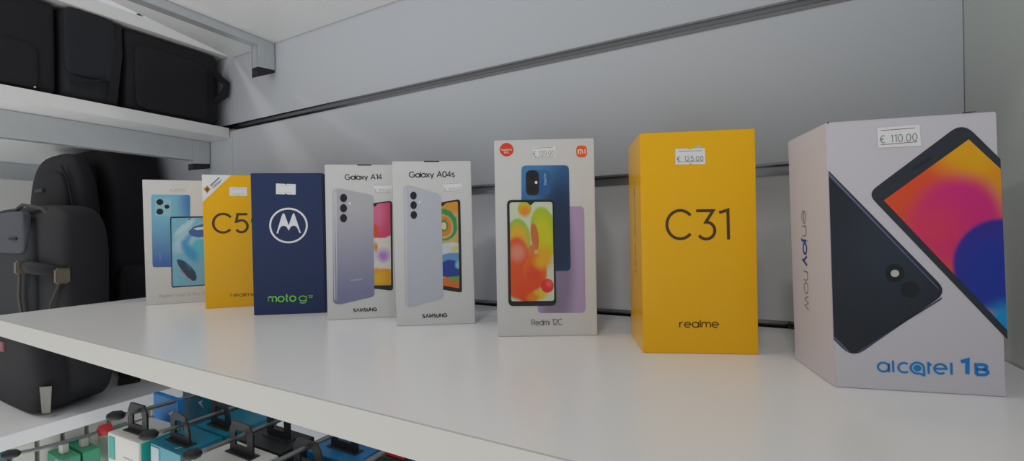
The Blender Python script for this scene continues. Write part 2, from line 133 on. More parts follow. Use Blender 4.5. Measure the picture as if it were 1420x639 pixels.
    'lens': [[[-19.93,141.2],[-20.08,140.11],[-20.49,139.09],[-21.12,138.21],[-21.93,137.54],[-22.88,137.12],[-23.88,136.97],[-24.88,137.11],[-25.8,137.52],[-26.59,138.19],[-27.19,139.05],[-27.56,140.06],[-27.67,141.15],[-27.52,142.24],[-27.12,143.25],[-26.49,144.12],[-25.68,144.8],[-24.75,145.23],[-23.74,145.38],[-22.74,145.25],[-21.82,144.83],[-21.02,144.17],[-20.42,143.3],[-20.05,142.29]],[[-13.15,134.89],[-13.25,134.13],[-13.54,133.41],[-13.99,132.8],[-14.57,132.33],[-15.24,132.03],[-15.96,131.93],[-16.67,132.03],[-17.33,132.32],[-17.89,132.79],[-18.32,133.4],[-18.58,134.11],[-18.66,134.88],[-18.56,135.64],[-18.27,136.36],[-17.82,136.97],[-17.25,137.44],[-16.58,137.74],[-15.86,137.84],[-15.15,137.75],[-14.49,137.45],[-13.92,136.99],[-13.49,136.37],[-13.23,135.66]],[[-20.15,127.99],[-20.3,126.9],[-20.7,125.88],[-21.33,125.01],[-22.15,124.35],[-23.09,123.93],[-24.09,123.79],[-25.09,123.94],[-26.02,124.36],[-26.8,125.03],[-27.4,125.9],[-27.77,126.92],[-27.88,128.0],[-27.74,129.09],[-27.33,130.1],[-26.71,130.97],[-25.9,131.64],[-24.96,132.06],[-23.96,132.2],[-22.96,132.06],[-22.03,131.64],[-21.24,130.97],[-20.63,130.1],[-20.26,129.08]]],
    'word': [[-23.63,61.29],[-23.8,71.82]],
    'front': [[-12.68,117.81],[-12.61,118.76],[-12.4,119.54],[-12.05,120.15],[-11.55,120.58],[-10.92,120.85],[-10.14,120.94],[26.67,121.23],[27.48,121.15],[28.15,120.89],[28.67,120.45],[29.04,119.83],[29.27,119.04],[29.34,118.06],[29.53,26.27],[29.46,25.3],[29.24,24.49],[28.87,23.87],[28.35,23.41],[27.68,23.14],[26.87,23.03],[-9.9,22.3],[-10.68,22.37],[-11.31,22.62],[-11.81,23.04],[-12.16,23.64],[-12.38,24.41],[-12.45,25.36]],
    'screen': [[-11.21,116.81],[-11.16,117.46],[-11.02,117.99],[-10.78,118.41],[-10.44,118.71],[-10.01,118.89],[-9.48,118.95],[26.15,119.35],[26.71,119.3],[27.16,119.12],[27.52,118.83],[27.77,118.41],[27.92,117.87],[27.97,117.21],[28.09,26.51],[28.05,25.84],[27.89,25.3],[27.64,24.87],[27.29,24.57],[26.84,24.38],[26.28,24.32],[-9.4,24.01],[-9.94,24.07],[-10.37,24.24],[-10.71,24.53],[-10.95,24.94],[-11.09,25.47],[-11.14,26.12]],
    'cam': [[10.43,117.35],[10.39,117.09],[10.29,116.85],[10.14,116.64],[9.94,116.48],[9.71,116.38],[9.46,116.35],[9.22,116.39],[8.99,116.49],[8.8,116.65],[8.65,116.86],[8.56,117.1],[8.53,117.36],[8.57,117.62],[8.67,117.86],[8.82,118.07],[9.02,118.22],[9.25,118.32],[9.5,118.35],[9.74,118.32],[9.97,118.22],[10.16,118.06],[10.31,117.85],[10.4,117.61]],
    'fish': [[-6.13,60.55],[-3.2,61.56],[2.61,58.75],[9.59,52.0],[15.39,42.38],[16.82,35.12],[15.8,31.15],[12.8,30.33],[6.96,35.69],[1.19,43.85],[-3.93,52.64]],
    'fishred': [[-4.29,51.95],[-2.82,49.32],[2.33,41.37],[8.12,34.47],[12.81,30.47],[11.37,30.27],[5.77,35.47],[-0.56,43.94]],
    'swirl': [[8.0,99.64],[14.06,106.7],[26.13,110.86],[28.25,92.02],[18.59,91.52],[10.29,94.58]],
    'white': [[14.01,103.83],[18.82,105.48],[28.48,106.49],[28.43,102.87],[18.76,101.59]],
    'name': [[-26.58,9.12],[30.15,9.59]],
    'line1': [[-10.23,165.01],[4.58,164.46]],
    'line2': [[-11.18,156.23],[5.99,156.78]],
    'price': [[-11.87,156.78],[5.41,157.35]],
    'sticker': [[-12.52,166.65],[6.74,166.51],[6.79,155.65],[-12.47,155.08]],
  },
}

# ------------------------------------------------------------------ materials
def lin(c):
    c = c / 255.0
    return c / 12.92 if c <= 0.04045 else ((c + 0.055) / 1.055) ** 2.4
def rgb(r, g, b): return (lin(r), lin(g), lin(b), 1.0)
def nodes(name):
    m = bpy.data.materials.new(name); m.use_nodes = True
    return m, m.node_tree.nodes, m.node_tree.links, m.node_tree.nodes['Principled BSDF']
def mat(name, col, rough=0.5, metal=0.0, coat=0.0, spec=0.5, bump=None, vary=0.0, vscale=40.0, coatr=0.08):
    """plain paint, paper, metal or cloth: colour with a little noise variation and an optional fine bump"""
    m, N, L, p = nodes(name)
    p.inputs['Base Color'].default_value = col
    p.inputs['Roughness'].default_value = rough
    p.inputs['Metallic'].default_value = metal
    p.inputs['Coat Weight'].default_value = coat
    p.inputs['Coat Roughness'].default_value = coatr
    p.inputs['Specular IOR Level'].default_value = spec
    if vary or bump:
        tc = N.new('ShaderNodeTexCoord'); nz = N.new('ShaderNodeTexNoise')
        nz.inputs['Scale'].default_value = vscale; nz.inputs['Detail'].default_value = 4
        L.new(tc.outputs['Object'], nz.inputs['Vector'])
    if vary:
        mp = N.new('ShaderNodeMapRange')
        mp.inputs['To Min'].default_value = 1 - vary; mp.inputs['To Max'].default_value = 1 + vary
        L.new(nz.outputs['Fac'], mp.inputs['Value'])
        mx = N.new('ShaderNodeVectorMath'); mx.operation = 'SCALE'
        mx.inputs[0].default_value = col[:3]
        L.new(mp.outputs['Result'], mx.inputs['Scale']); L.new(mx.outputs['Vector'], p.inputs['Base Color'])
    if bump:
        n2 = N.new('ShaderNodeTexNoise'); n2.inputs['Scale'].default_value = bump[0]; n2.inputs['Detail'].default_value = 3
        L.new(tc.outputs['Object'], n2.inputs['Vector'])
        b = N.new('ShaderNodeBump'); b.inputs['Strength'].default_value = bump[1]; b.inputs['Distance'].default_value = 0.001
        L.new(n2.outputs['Fac'], b.inputs['Height']); L.new(b.outputs['Normal'], p.inputs['Normal'])
    return m
def print_mat(name, base, blobs, rough=0.45, grad=None, wave=0.0):
    """printed picture: soft coloured patches on a base colour, laid out in mm on the carton front.
    blob = (x, z, rx, rz, softness, colour[, angle]); grad = (z0, colour0, z1, colour1)"""
    m, N, L, p = nodes(name)
    p.inputs['Roughness'].default_value = rough
    tc = N.new('ShaderNodeTexCoord')
    src = tc.outputs['Object']
    if wave:
        nz = N.new('ShaderNodeTexNoise'); nz.inputs['Scale'].default_value = 120; nz.inputs['Detail'].default_value = 2
        L.new(src, nz.inputs['Vector'])
        sb = N.new('ShaderNodeVectorMath'); sb.operation = 'SUBTRACT'; sb.inputs[1].default_value = (0.5, 0.5, 0.5)
        L.new(nz.outputs['Color'], sb.inputs[0])
        sc = N.new('ShaderNodeVectorMath'); sc.operation = 'SCALE'; sc.inputs['Scale'].default_value = wave
        L.new(sb.outputs['Vector'], sc.inputs[0])
        ad = N.new('ShaderNodeVectorMath'); ad.operation = 'ADD'
        L.new(src, ad.inputs[0]); L.new(sc.outputs['Vector'], ad.inputs[1]); src = ad.outputs['Vector']
    sp = N.new('ShaderNodeSeparateXYZ'); L.new(src, sp.inputs[0])
    def mth(op, a, b=None):
        n = N.new('ShaderNodeMath'); n.operation = op
        for i, v in enumerate((a, b)):
            if v is None: continue
            if isinstance(v, (int, float)): n.inputs[i].default_value = v
            else: L.new(v, n.inputs[i])
        return n.outputs[0]
    def mix(fac, a, b):
        n = N.new('ShaderNodeMix'); n.data_type = 'RGBA'
        L.new(fac, n.inputs['Factor'])
        for k, v in ((6, a), (7, b)):
            if isinstance(v, tuple): n.inputs[k].default_value = v
            else: L.new(v, n.inputs[k])
        return n.outputs[2]
    if grad:
        mr = N.new('ShaderNodeMapRange'); mr.inputs['From Min'].default_value = grad[0] / 1000; mr.inputs['From Max'].default_value = grad[2] / 1000
        L.new(sp.outputs['Z'], mr.inputs['Value'])
        cur = mix(mr.outputs[0], grad[1], grad[3])
    else: cur = base
    for b in blobs:
        x, z, rx, rz, soft, c = b[:6]; a = radians(b[6]) if len(b) > 6 else 0
        dx = mth('SUBTRACT', sp.outputs['X'], x / 1000); dz = mth('SUBTRACT', sp.outputs['Z'], z / 1000)
        u = mth('ADD', mth('MULTIPLY', dx, cos(a)), mth('MULTIPLY', dz, sin(a)))
        v = mth('SUBTRACT', mth('MULTIPLY', dz, cos(a)), mth('MULTIPLY', dx, sin(a)))
        u = mth('DIVIDE', u, rx / 1000); v = mth('DIVIDE', v, rz / 1000)
        d = mth('SQRT', mth('ADD', mth('MULTIPLY', u, u), mth('MULTIPLY', v, v)))
        mr = N.new('ShaderNodeMapRange'); mr.interpolation_type = 'SMOOTHSTEP'
        mr.inputs['From Min'].default_value = 1 - soft; mr.inputs['From Max'].default_value = 1 + soft
        mr.inputs['To Min'].default_value = 1; mr.inputs['To Max'].default_value = 0
        L.new(d, mr.inputs['Value'])
        cur = mix(mr.outputs[0], cur, c)
    if isinstance(cur, tuple): p.inputs['Base Color'].default_value = cur
    else: L.new(cur, p.inputs['Base Color'])
    return m

M = {}
M['laminate'] = mat('white_laminate', rgb(234, 234, 235), 0.24, spec=0.5, bump=(900, 0.02))
M['edge'] = mat('white_edge_band', rgb(200, 198, 193), 0.4)
M['under'] = mat('white_board', rgb(226, 226, 220), 0.5)
M['panel'] = mat('slatwall_panel_paint', rgb(204, 207, 213), 0.45, vary=0.015, vscale=6)
M['side'] = mat('side_panel_paint', rgb(206, 212, 208), 0.55, vary=0.03, vscale=300)
M['plaster'] = mat('white_plaster', rgb(222, 222, 218), 0.8)
M['alu'] = mat('aluminium_rail', rgb(146, 146, 148), 0.22, metal=1.0)
M['steel'] = mat('galvanised_steel', rgb(206, 211, 214), 0.34, metal=0.55, vary=0.08, vscale=60)
M['blackplastic'] = mat('black_plastic', rgb(30, 30, 33), 0.45)
M['wire'] = mat('chromed_wire', rgb(130, 128, 128), 0.35, metal=0.8)
M['bag'] = mat('black_bag_cloth', rgb(22, 22, 28), 0.8, bump=(1200, 0.35), vary=0.25, vscale=12)
M['bag2'] = mat('charcoal_bag_cloth', rgb(31, 33, 39), 0.8, bump=(1200, 0.35), vary=0.2, vscale=12)
M['bag3'] = mat('slate_bag_cloth', rgb(68, 71, 80), 0.75, bump=(1200, 0.3), vary=0.12, vscale=14)
M['strap'] = mat('olive_webbing', rgb(62, 60, 54), 0.8, bump=(2500, 0.5))
M['buckle'] = mat('tan_buckle', rgb(104, 94, 82), 0.5)
M['tag'] = mat('grey_card_tag', rgb(140, 137, 130), 0.6)
M['pink'] = mat('dusty_pink_label', rgb(150, 90, 98), 0.7)
M['paper'] = mat('white_carton_paper', rgb(212, 212, 212), 0.42, spec=0.45)
M['paperwarm'] = mat('cream_carton_paper', rgb(226, 220, 216), 0.5)
M['yellow'] = mat('glossy_yellow_carton', rgb(246, 184, 0), 0.3, coat=0.35, coatr=0.1, spec=0.25)
M['paperlilac'] = mat('cool_white_carton_paper', rgb(207, 203, 211), 0.42, spec=0.45)
M['navy'] = mat('navy_carton', rgb(22, 44, 90), 0.5)
M['sticker'] = mat('white_sticker', rgb(232, 232, 234), 0.4)
M['ink'] = mat('dark_ink', rgb(34, 34, 38), 0.5)
M['greyink'] = mat('grey_ink', rgb(120, 120, 124), 0.5)
M['paleink'] = mat('pale_grey_ink', rgb(178, 172, 170), 0.5)
M['redink'] = mat('red_ink', rgb(150, 70, 74), 0.5)
M['brownink'] = mat('brown_ink', rgb(74, 52, 14), 0.5)
M['blueink'] = mat('blue_ink', rgb(0, 130, 212), 0.4)
M['deepblueink'] = mat('deep_blue_ink', rgb(24, 76, 160), 0.4)
M['greenink'] = mat('lime_ink', rgb(128, 222, 60), 0.4)
M['whiteink'] = mat('white_ink', rgb(236, 236, 240), 0.4)
M['orange'] = mat('orange_ink', rgb(240, 96, 18), 0.4)
M['red'] = mat('orange_red_ink', rgb(226, 66, 26), 0.4)
M['foil'] = mat('silver_foil', rgb(236, 226, 190), 0.15, metal=1.0)
M['black'] = mat('black_print', rgb(28, 29, 33), 0.4)
M['glassblack'] = mat('lens_print', rgb(20, 21, 26), 0.3)
M['gap'] = mat('dark_flap_gap', rgb(40, 36, 36), 0.8)
M['redplastic'] = mat('red_plastic', rgb(196, 40, 46), 0.4)
M['teal'] = mat('teal_carton', rgb(20, 124, 152), 0.4)
M['tealfront'] = mat('pale_teal_carton', rgb(70, 160, 178), 0.4)
M['tealgreen'] = mat('teal_green_print', rgb(40, 165, 155), 0.4)
M['bluecard'] = mat('bright_blue_card', rgb(40, 128, 200), 0.4)
M['blue'] = mat('blue_carton', rgb(24, 112, 168), 0.4)
M['blackcard'] = mat('black_carton', rgb(34, 36, 36), 0.5)
M['green'] = mat('green_carton', rgb(70, 160, 122), 0.45)
M['whitecard'] = mat('white_small_carton', rgb(214, 212, 206), 0.5)

# ------------------------------------------------------------------ shapes
def obj(name, bm, m, parent=None, smooth=False):
    bmesh.ops.recalc_face_normals(bm, faces=bm.faces)
    me = bpy.data.meshes.new(name); bm.to_mesh(me); bm.free()
    if smooth:
        for f in me.polygons: f.use_smooth = True
    me.materials.append(M[m] if isinstance(m, str) else m)
    o = bpy.data.objects.new(name, me); COL.objects.link(o)
    if parent is not None: o.parent = parent
    return o
def thing(name, label, cat, loc=(0, 0, 0), rotz=0.0, group=None):
    o = bpy.data.objects.new(name, None); COL.objects.link(o); o.empty_display_size = 0.01
    o.location = loc; o.rotation_euler = (0, 0, rotz)
    return tag(o, label, cat, group)
def tag(o, label, cat, group=None):
    o['label'] = label; o['category'] = cat
    if group: o['group'] = group
    return o
def struct(name, bm, m):
    o = obj(name, bm, m); o['kind'] = 'structure'; return o
def bx(bm, x0, x1, y0, y1, z0, z1, bevel=0.0, seg=1):
    vs = [bm.verts.new((x, y, z)) for x in (x0, x1) for y in (y0, y1) for z in (z0, z1)]
    fs = [bm.faces.new([vs[i] for i in q]) for q in ((0, 1, 3, 2), (4, 6, 7, 5), (0, 4, 5, 1), (2, 3, 7, 6), (0, 2, 6, 4), (1, 5, 7, 3))]
    if bevel:
        es = set(e for f in fs for e in f.edges)
        bmesh.ops.bevel(bm, geom=list(es), offset=bevel, segments=seg, affect='EDGES')
    return vs
def hexa(bm, pts, bevel=0.0):
    """eight corners: bottom ring of four, top ring of four"""
    v = [bm.verts.new(p) for p in pts]
    fs = [bm.faces.new([v[i] for i in q]) for q in ((3, 2, 1, 0), (4, 5, 6, 7), (0, 1, 5, 4), (1, 2, 6, 5), (2, 3, 7, 6), (3, 0, 4, 7))]
    if bevel:
        es = set(e for f in fs for e in f.edges)
        bmesh.ops.bevel(bm, geom=list(es), offset=bevel, segments=2, affect='EDGES')
def tube(bm, pts, r, n=8, cap=True, radii=None):
    pts = [Vector(p) for p in pts]; rings = []
    for i, p in enumerate(pts):
        d = (pts[min(i + 1, len(pts) - 1)] - pts[max(i - 1, 0)]).normalized()
        a = d.orthogonal().normalized() if i == 0 else (ra - d * ra.dot(d)).normalized()
        ra = a; b = d.cross(a); rr = radii[i] if radii else r
        rings.append([bm.verts.new(p + (a * cos(2 * pi * k / n) + b * sin(2 * pi * k / n)) * rr) for k in range(n)])
    for A, B in zip(rings, rings[1:]):
        for k in range(n): bm.faces.new((A[k], A[(k + 1) % n], B[(k + 1) % n], B[k]))
    if cap:
        bm.faces.new(rings[0][::-1]); bm.faces.new(rings[-1])
def soft(bm, c, s, e=0.4, nu=40, nv=24, lump=0.0, taper=0.0, rot=0.0):
    """rounded, slightly lumpy box (stuffed cloth): centre, half sizes, squareness; taper narrows the top"""
    def pw(v, k): return math.copysign(abs(v) ** k, v)
    rows = []
    ph = random.random() * 6
    for j in range(1, nv):
        v = -pi / 2 + pi * j / nv; row = []
        for i in range(nu):
            u = 2 * pi * i / nu
            x = pw(cos(v), e) * pw(cos(u), e); y = pw(cos(v), e) * pw(sin(u), e); z = pw(sin(v), e)
            w = 1 + lump * (sin(3 * u + 5 * z + ph) + 0.6 * sin(7 * u - 4 * z + 2 * ph))
            k = (1 - taper * (z + 1) / 2) * w
            X, Y = s[0] * x * k, s[1] * y * k
            row.append(bm.verts.new((c[0] + X * cos(rot) - Y * sin(rot), c[1] + X * sin(rot) + Y * cos(rot), c[2] + s[2] * z)))
        rows.append(row)
    for A, B in zip(rows, rows[1:]):
        for i in range(nu): bm.faces.new((A[i], A[(i + 1) % nu], B[(i + 1) % nu], B[i]))
    bm.faces.new(rows[0][::-1]); bm.faces.new(rows[-1])
def band(bm, pts, w, t, up=(0, 0, 1)):
    """flat strap along a path: width w across, thickness t"""
    pts = [Vector(p) for p in pts]; up = Vector(up); rings = []
    for i, p in enumerate(pts):
        d = (pts[min(i + 1, len(pts) - 1)] - pts[max(i - 1, 0)]).normalized()
        s = d.cross(up).normalized(); n = s.cross(d)
        rings.append([bm.verts.new(p + s * (a * w / 2) + n * (b * t / 2)) for a, b in ((-1, -1), (1, -1), (1, 1), (-1, 1))])
    for A, B in zip(rings, rings[1:]):
        for k in range(4): bm.faces.new((A[k], A[(k + 1) % 4], B[(k + 1) % 4], B[k]))
    bm.faces.new(rings[0][::-1]); bm.faces.new(rings[-1])

# ------------------------------------------------------------------ drawn lettering (stroke alphabet, cap height 1)
def arc(cx, cy, rx, ry, a0, a1, n=None):
    n = n or max(3, int(abs(a1 - a0) / 12))
    return [(cx + rx * cos(radians(a0 + (a1 - a0) * i / n)), cy + ry * sin(radians(a0 + (a1 - a0) * i / n))) for i in range(n + 1)]
X = 0.70; R = X / 2
def ring(cx, cy, rx, ry): return arc(cx, cy, rx, ry, 0, 360, 30)
G = {
 'a': ([ring(R, R, R, R), [(2 * R, X), (2 * R, 0)]], 2 * R),
 'b': ([ring(R, R, R, R), [(0, 1), (0, 0)]], 2 * R),
 'c': ([arc(R, R, R, R, 48, 312)], 1.75 * R),
 'd': ([ring(R, R, R, R), [(2 * R, 1), (2 * R, 0)]], 2 * R),
 'e': ([[(0.02, R), (2 * R, R)] + arc(R, R, R, R, 0, 312)], 2 * R),
 'f': ([arc(0.34, 0.8, 0.18, 0.2, 80, 180) + [(0.16, 0)], [(0, X), (0.34, X)]], 0.36),
 'g': ([ring(R, R, R, R), [(2 * R, X), (2 * R, 0)] + arc(R, 0.0, R, 0.3, 0, -150)], 2 * R),
 'i': ([[(0, 0), (0, X)], [(0, 0.9), (0, 0.98)]], 0.0),
 'j': ([[(0.1, X), (0.1, -0.12)] + arc(-0.06, -0.12, 0.16, 0.15, 0, -90), [(0.1, 0.9), (0.1, 0.98)]], 0.1),
 'l': ([[(0, 0), (0, 1)]], 0.0),
 'm': ([[(0, 0), (0, X)], [(0, 0)] + [(0, 0.42)] + arc(0.24, 0.44, 0.24, 0.26, 180, 0) + [(0.48, 0)], [(0.48, 0.44)] + arc(0.72, 0.44, 0.24, 0.26, 180, 0) + [(0.96, 0)]], 0.96),
 'n': ([[(0, 0), (0, X)], [(0, 0.4)] + arc(0.28, 0.4, 0.28, 0.3, 180, 0) + [(0.56, 0)]], 0.56),
 'o': ([ring(R, R, R, R)], 2 * R),
 'p': ([ring(R, R, R, R), [(0, X), (0, -0.3)]], 2 * R),
 'r': ([[(0, 0), (0, X)], [(0, 0.38)] + arc(0.3, 0.38, 0.3, 0.32, 180, 80)], 0.36),
 's': ([arc(0.24, 0.525, 0.21, 0.175, 40, 270) + arc(0.24, 0.175, 0.22, 0.175, 90, -140)], 0.48),
 't': ([[(0.12, 1.0), (0.12, 0.16)] + arc(0.28, 0.16, 0.16, 0.16, 180, 270), [(0, X), (0.3, X)]], 0.3),
 'u': ([[(0, X), (0, 0.3)] + arc(0.28, 0.3, 0.28, 0.3, 180, 360) + [(0.56, X)]], 0.56),
 'w': ([[(0, X), (0.22, 0), (0.44, X), (0.66, 0), (0.88, X)]], 0.88),
 'x': ([[(0, X), (0.55, 0)], [(0.55, X), (0, 0)]], 0.55),
 'y': ([[(0, X), (0.29, 0.02)], [(0.58, X), (0.2, -0.3)]], 0.58),
 'A': ([[(0, 0), (0.42, 1), (0.84, 0)], [(0.15, 0.33), (0.69, 0.33)]], 0.84),
 'B': ([[(0, 0), (0, 1), (0.36, 1)] + arc(0.38, 0.76, 0.24, 0.24, 90, -90) + [(0, 0.52)], [(0.38, 0.52)] + arc(0.4, 0.26, 0.28, 0.26, 90, -90) + [(0, 0)]], 0.68),
 'C': ([arc(0.5, 0.5, 0.5, 0.5, 45, 315)], 0.9),
 'F': ([[(0, 0), (0, 1), (0.55, 1)], [(0, 0.52), (0.5, 0.52)]], 0.55),
 'G': ([arc(0.5, 0.5, 0.5, 0.5, 48, 345), [(0.55, 0.46), (0.98, 0.46), (0.98, 0.36)]], 0.98),
 'M': ([[(0, 0), (0.06, 1), (0.45, 0.15), (0.84, 1), (0.9, 0)]], 0.9),
 'N': ([[(0, 0), (0, 1), (0.72, 0), (0.72, 1)]], 0.72),
 'P': ([[(0, 0), (0, 1), (0.34, 1)] + arc(0.36, 0.73, 0.27, 0.27, 90, -90) + [(0, 0.46)]], 0.63),
 'R': ([[(0, 0), (0, 1), (0.34, 1)] + arc(0.36, 0.73, 0.27, 0.27, 90, -90) + [(0, 0.46)], [(0.34, 0.46), (0.65, 0)]], 0.65),
 'S': ([arc(0.33, 0.745, 0.29, 0.255, 35, 270) + arc(0.33, 0.25, 0.31, 0.25, 90, -145)], 0.66),
 'T': ([[(0, 1), (0.7, 1)], [(0.35, 1), (0.35, 0)]], 0.7),
 'U': ([[(0, 1), (0, 0.34)] + arc(0.34, 0.34, 0.34, 0.34, 180, 360) + [(0.68, 1)]], 0.68),
 'V': ([[(0, 0), (0.4, 1), (0.8, 0)]], 0.8),          # the open A of the wide capital lettering
 '0': ([ring(0.32, 0.5, 0.32, 0.5)], 0.64),
 '1': ([[(0, 0.84), (0.28, 1), (0.28, 0)]], 0.28),
 '2': ([arc(0.3, 0.7, 0.29, 0.3, 165, -35) + [(0, 0), (0.62, 0)]], 0.62),
 '3': ([[(0.04, 1), (0.58, 1), (0.3, 0.62)] + arc(0.3, 0.31, 0.32, 0.31, 88, -150)], 0.62),
 '4': ([[(0.5, 0), (0.5, 1), (0, 0.27), (0.68, 0.27)]], 0.68),
 '5': ([[(0.56, 1), (0.12, 1), (0.06, 0.56)] + arc(0.3, 0.32, 0.32, 0.32, 120, -150)], 0.62),
 '9': ([ring(0.3, 0.7, 0.3, 0.3), [(0.6, 0.7), (0.56, 0.45), (0.3, 0)]], 0.6),
 '\u20ac': ([arc(0.45, 0.5, 0.4, 0.5, 55, 305), [(-0.08, 0.58), (0.5, 0.58)], [(-0.08, 0.42), (0.46, 0.42)]], 0.7),
 '.': ([[(0, 0), (0, 0.06)]], 0.0), ',': ([[(0, 0.05), (-0.05, -0.1)]], 0.0), ' ': ([], 0.3),
}
def ribbon(bm, pts, w, y, closed=False):
    """flat ink stroke of width w along points (x, z) lying at depth y"""
    P = [Vector(p) for p in pts]
    P = [p for i, p in enumerate(P) if i == 0 or (p - P[i - 1]).length > 1e-7]
    if closed and (P[0] - P[-1]).length < 1e-7: P = P[:-1]
    n = len(P); row = []
    if n < 2: return
    for i in range(n):
        a = P[i] - P[i - 1] if (i or closed) else P[1] - P[0]
        b = P[(i + 1) % n] - P[i] if (i < n - 1 or closed) else P[-1] - P[-2]
        na = Vector((-a.y, a.x)).normalized(); nb = Vector((-b.y, b.x)).normalized()
        m = na + nb
        if m.length < 0.2: m = nb
        m.normalize(); k = 1 / max(0.45, m.dot(nb))
        row.append([bm.verts.new((p.x, y, p.y)) for p in (P[i] + m * (w / 2 * k), P[i] - m * (w / 2 * k))])
    for i in range(n if closed else n - 1):
        A, B = row[i], row[(i + 1) % n]
        bm.faces.new((A[0], A[1], B[1], B[0]))
def write(bm, s, p0, p1, cap, sw, y, gap=0.16):
    """lettering along the baseline p0-p1 (x, z in m), scaled to fill it; cap height and stroke width in m"""
    p0, p1 = Vector(p0), Vector(p1); d = p1 - p0; Lg = d.length; d.normalize(); n = Vector((-d.y, d.x))
    adv = []; x = 0.0
    for ch in s:
        adv.append(x); x += G[ch][1] + gap
    tot = x - gap; kx = (Lg - sw) / tot
    for ch, a in zip(s, adv):
        for st in G[ch][0]:
            closed = len(st) > 20 and abs(st[0][0] - st[-1][0]) + abs(st[0][1] - st[-1][1]) < 1e-6
            ribbon(bm, [p0 + d * (sw / 2 + (a + px) * kx) + n * (sw / 2 + pz * (cap - sw)) for px, pz in st], sw, y, closed)
def flat(bm, pts, y, hole=None):
    if hole is None:
        bm.faces.new([bm.verts.new((px, y, pz)) for px, pz in pts]); return
    A = [bm.verts.new((px, y, pz)) for px, pz in pts]; B = [bm.verts.new((px, y, pz)) for px, pz in hole]
    n = len(A)
    for i in range(n): bm.faces.new((A[i], A[(i + 1) % n], B[(i + 1) % n], B[i]))
def mm(pts): return [(p[0] / 1000, p[1] / 1000) for p in pts]

# ------------------------------------------------------------------ the setting
WY = 0.4572; PITCH = 0.1452; GH = 0.0052           # panel face, slat pitch, half groove height
SEAM = -0.812; WX1 = 0.1633; WX0 = -1.62
bm = bmesh.new()
for x0, x1 in ((WX0, SEAM - 0.0006), (SEAM + 0.0006, WX1)):
    for k in range(-5, 6):
        z0 = k * PITCH + 0.0006 + GH; z1 = (k + 1) * PITCH + 0.0006 - GH
        bx(bm, x0, x1, WY, WY + 0.016, z0, z1, 0.0006)
bx(bm, WX0, WX1, WY + 0.0165, WY + 0.024, -5 * PITCH, 6 * PITCH)
struct('wall_back', bm, 'panel')
n = 0
for k in range(-4, 6):
    zc = k * PITCH + 0.0006
    for x0, x1 in ((WX0, SEAM - 0.0008), (SEAM + 0.0008, WX1)):
        n += 1; bm = bmesh.new()
        g = GH - 0.0002
        bx(bm, x0, x1, WY + 0.0075, WY + 0.0087, zc - g, zc + g)                 # back of the channel
        bx(bm, x0, x1, WY - 0.0006, WY + 0.0075, zc + g - 0.0008, zc + g)        # upper web
        bx(bm, x0, x1, WY - 0.0006, WY + 0.0075, zc - g, zc - g + 0.0008)        # lower web
        bx(bm, x0, x1, WY - 0.0010, WY - 0.0004, zc - g - 0.0008, zc - g + 0.0026)  # lower lip
        bx(bm, x0, x1, WY - 0.0010, WY - 0.0004, zc + g - 0.0014, zc + g + 0.0006)  # upper lip
        struct('trim_%d' % n, bm, 'alu')
bm = bmesh.new(); bx(bm, WX1 + 0.0002, WX1 + 0.018, -0.02, WY + 0.024, -0.72, 0.85, 0.0005)
struct('wall_right', bm, 'side')
bm = bmesh.new(); bx(bm, WX0 - 0.02, WX0, -0.02, WY + 0.024, -0.72, 0.85)
struct('wall_left', bm, 'plaster')

# ------------------------------------------------------------------ shelves and their brackets
FY = 0.1624
def shelf(label, x0, x1, ztop, skew=0.0, thick=0.0185, y1=None):
    """laminated board with an edge band along its front; skew shifts the front left corner to the right"""
    y1 = y1 or WY - 0.0012
    t = thing('shelf_board', label, 'shelf', ((x0 + x1) / 2, (FY + y1) / 2, ztop - thick))
    ox, oy = (x0 + x1) / 2, (FY + y1) / 2
    a, b = FY + 0.001 - oy, y1 - oy
    L0, L1 = x0 - ox, x1 - ox
    bm = bmesh.new()
    hexa(bm, [(L0 + skew, a, 0), (L1, a, 0), (L1, b, 0), (L0, b, 0), (L0 + skew, a, thick), (L1, a, thick), (L1, b, thick), (L0, b, thick)], 0.0004)
    obj('board', bm, 'laminate', t)
    bm = bmesh.new(); bx(bm, L0 + skew, L1, FY - oy, FY + 0.0009 - oy, 0.0001, thick, 0.0009, 2)
    obj('edge_band', bm, 'edge', t)
    return t
shelf('long white shelf carrying the row of upright smartphone boxes', -0.8068, WX1 - 0.0006, 0.0)
shelf('white overhead shelf above the phone boxes, seen from below', -0.8035, WX1 - 0.0006, 0.4355, skew=0.085)
shelf('upper white shelf at far left holding the flat dark bags', -1.60, -0.8182, 0.2905)
shelf('lower white shelf at far left with backpacks standing on it', -1.60, -0.8182, -0.1545)
shelf('topmost white shelf at far left, roofing the flat dark bags', -1.60, -0.8182, 0.4400)

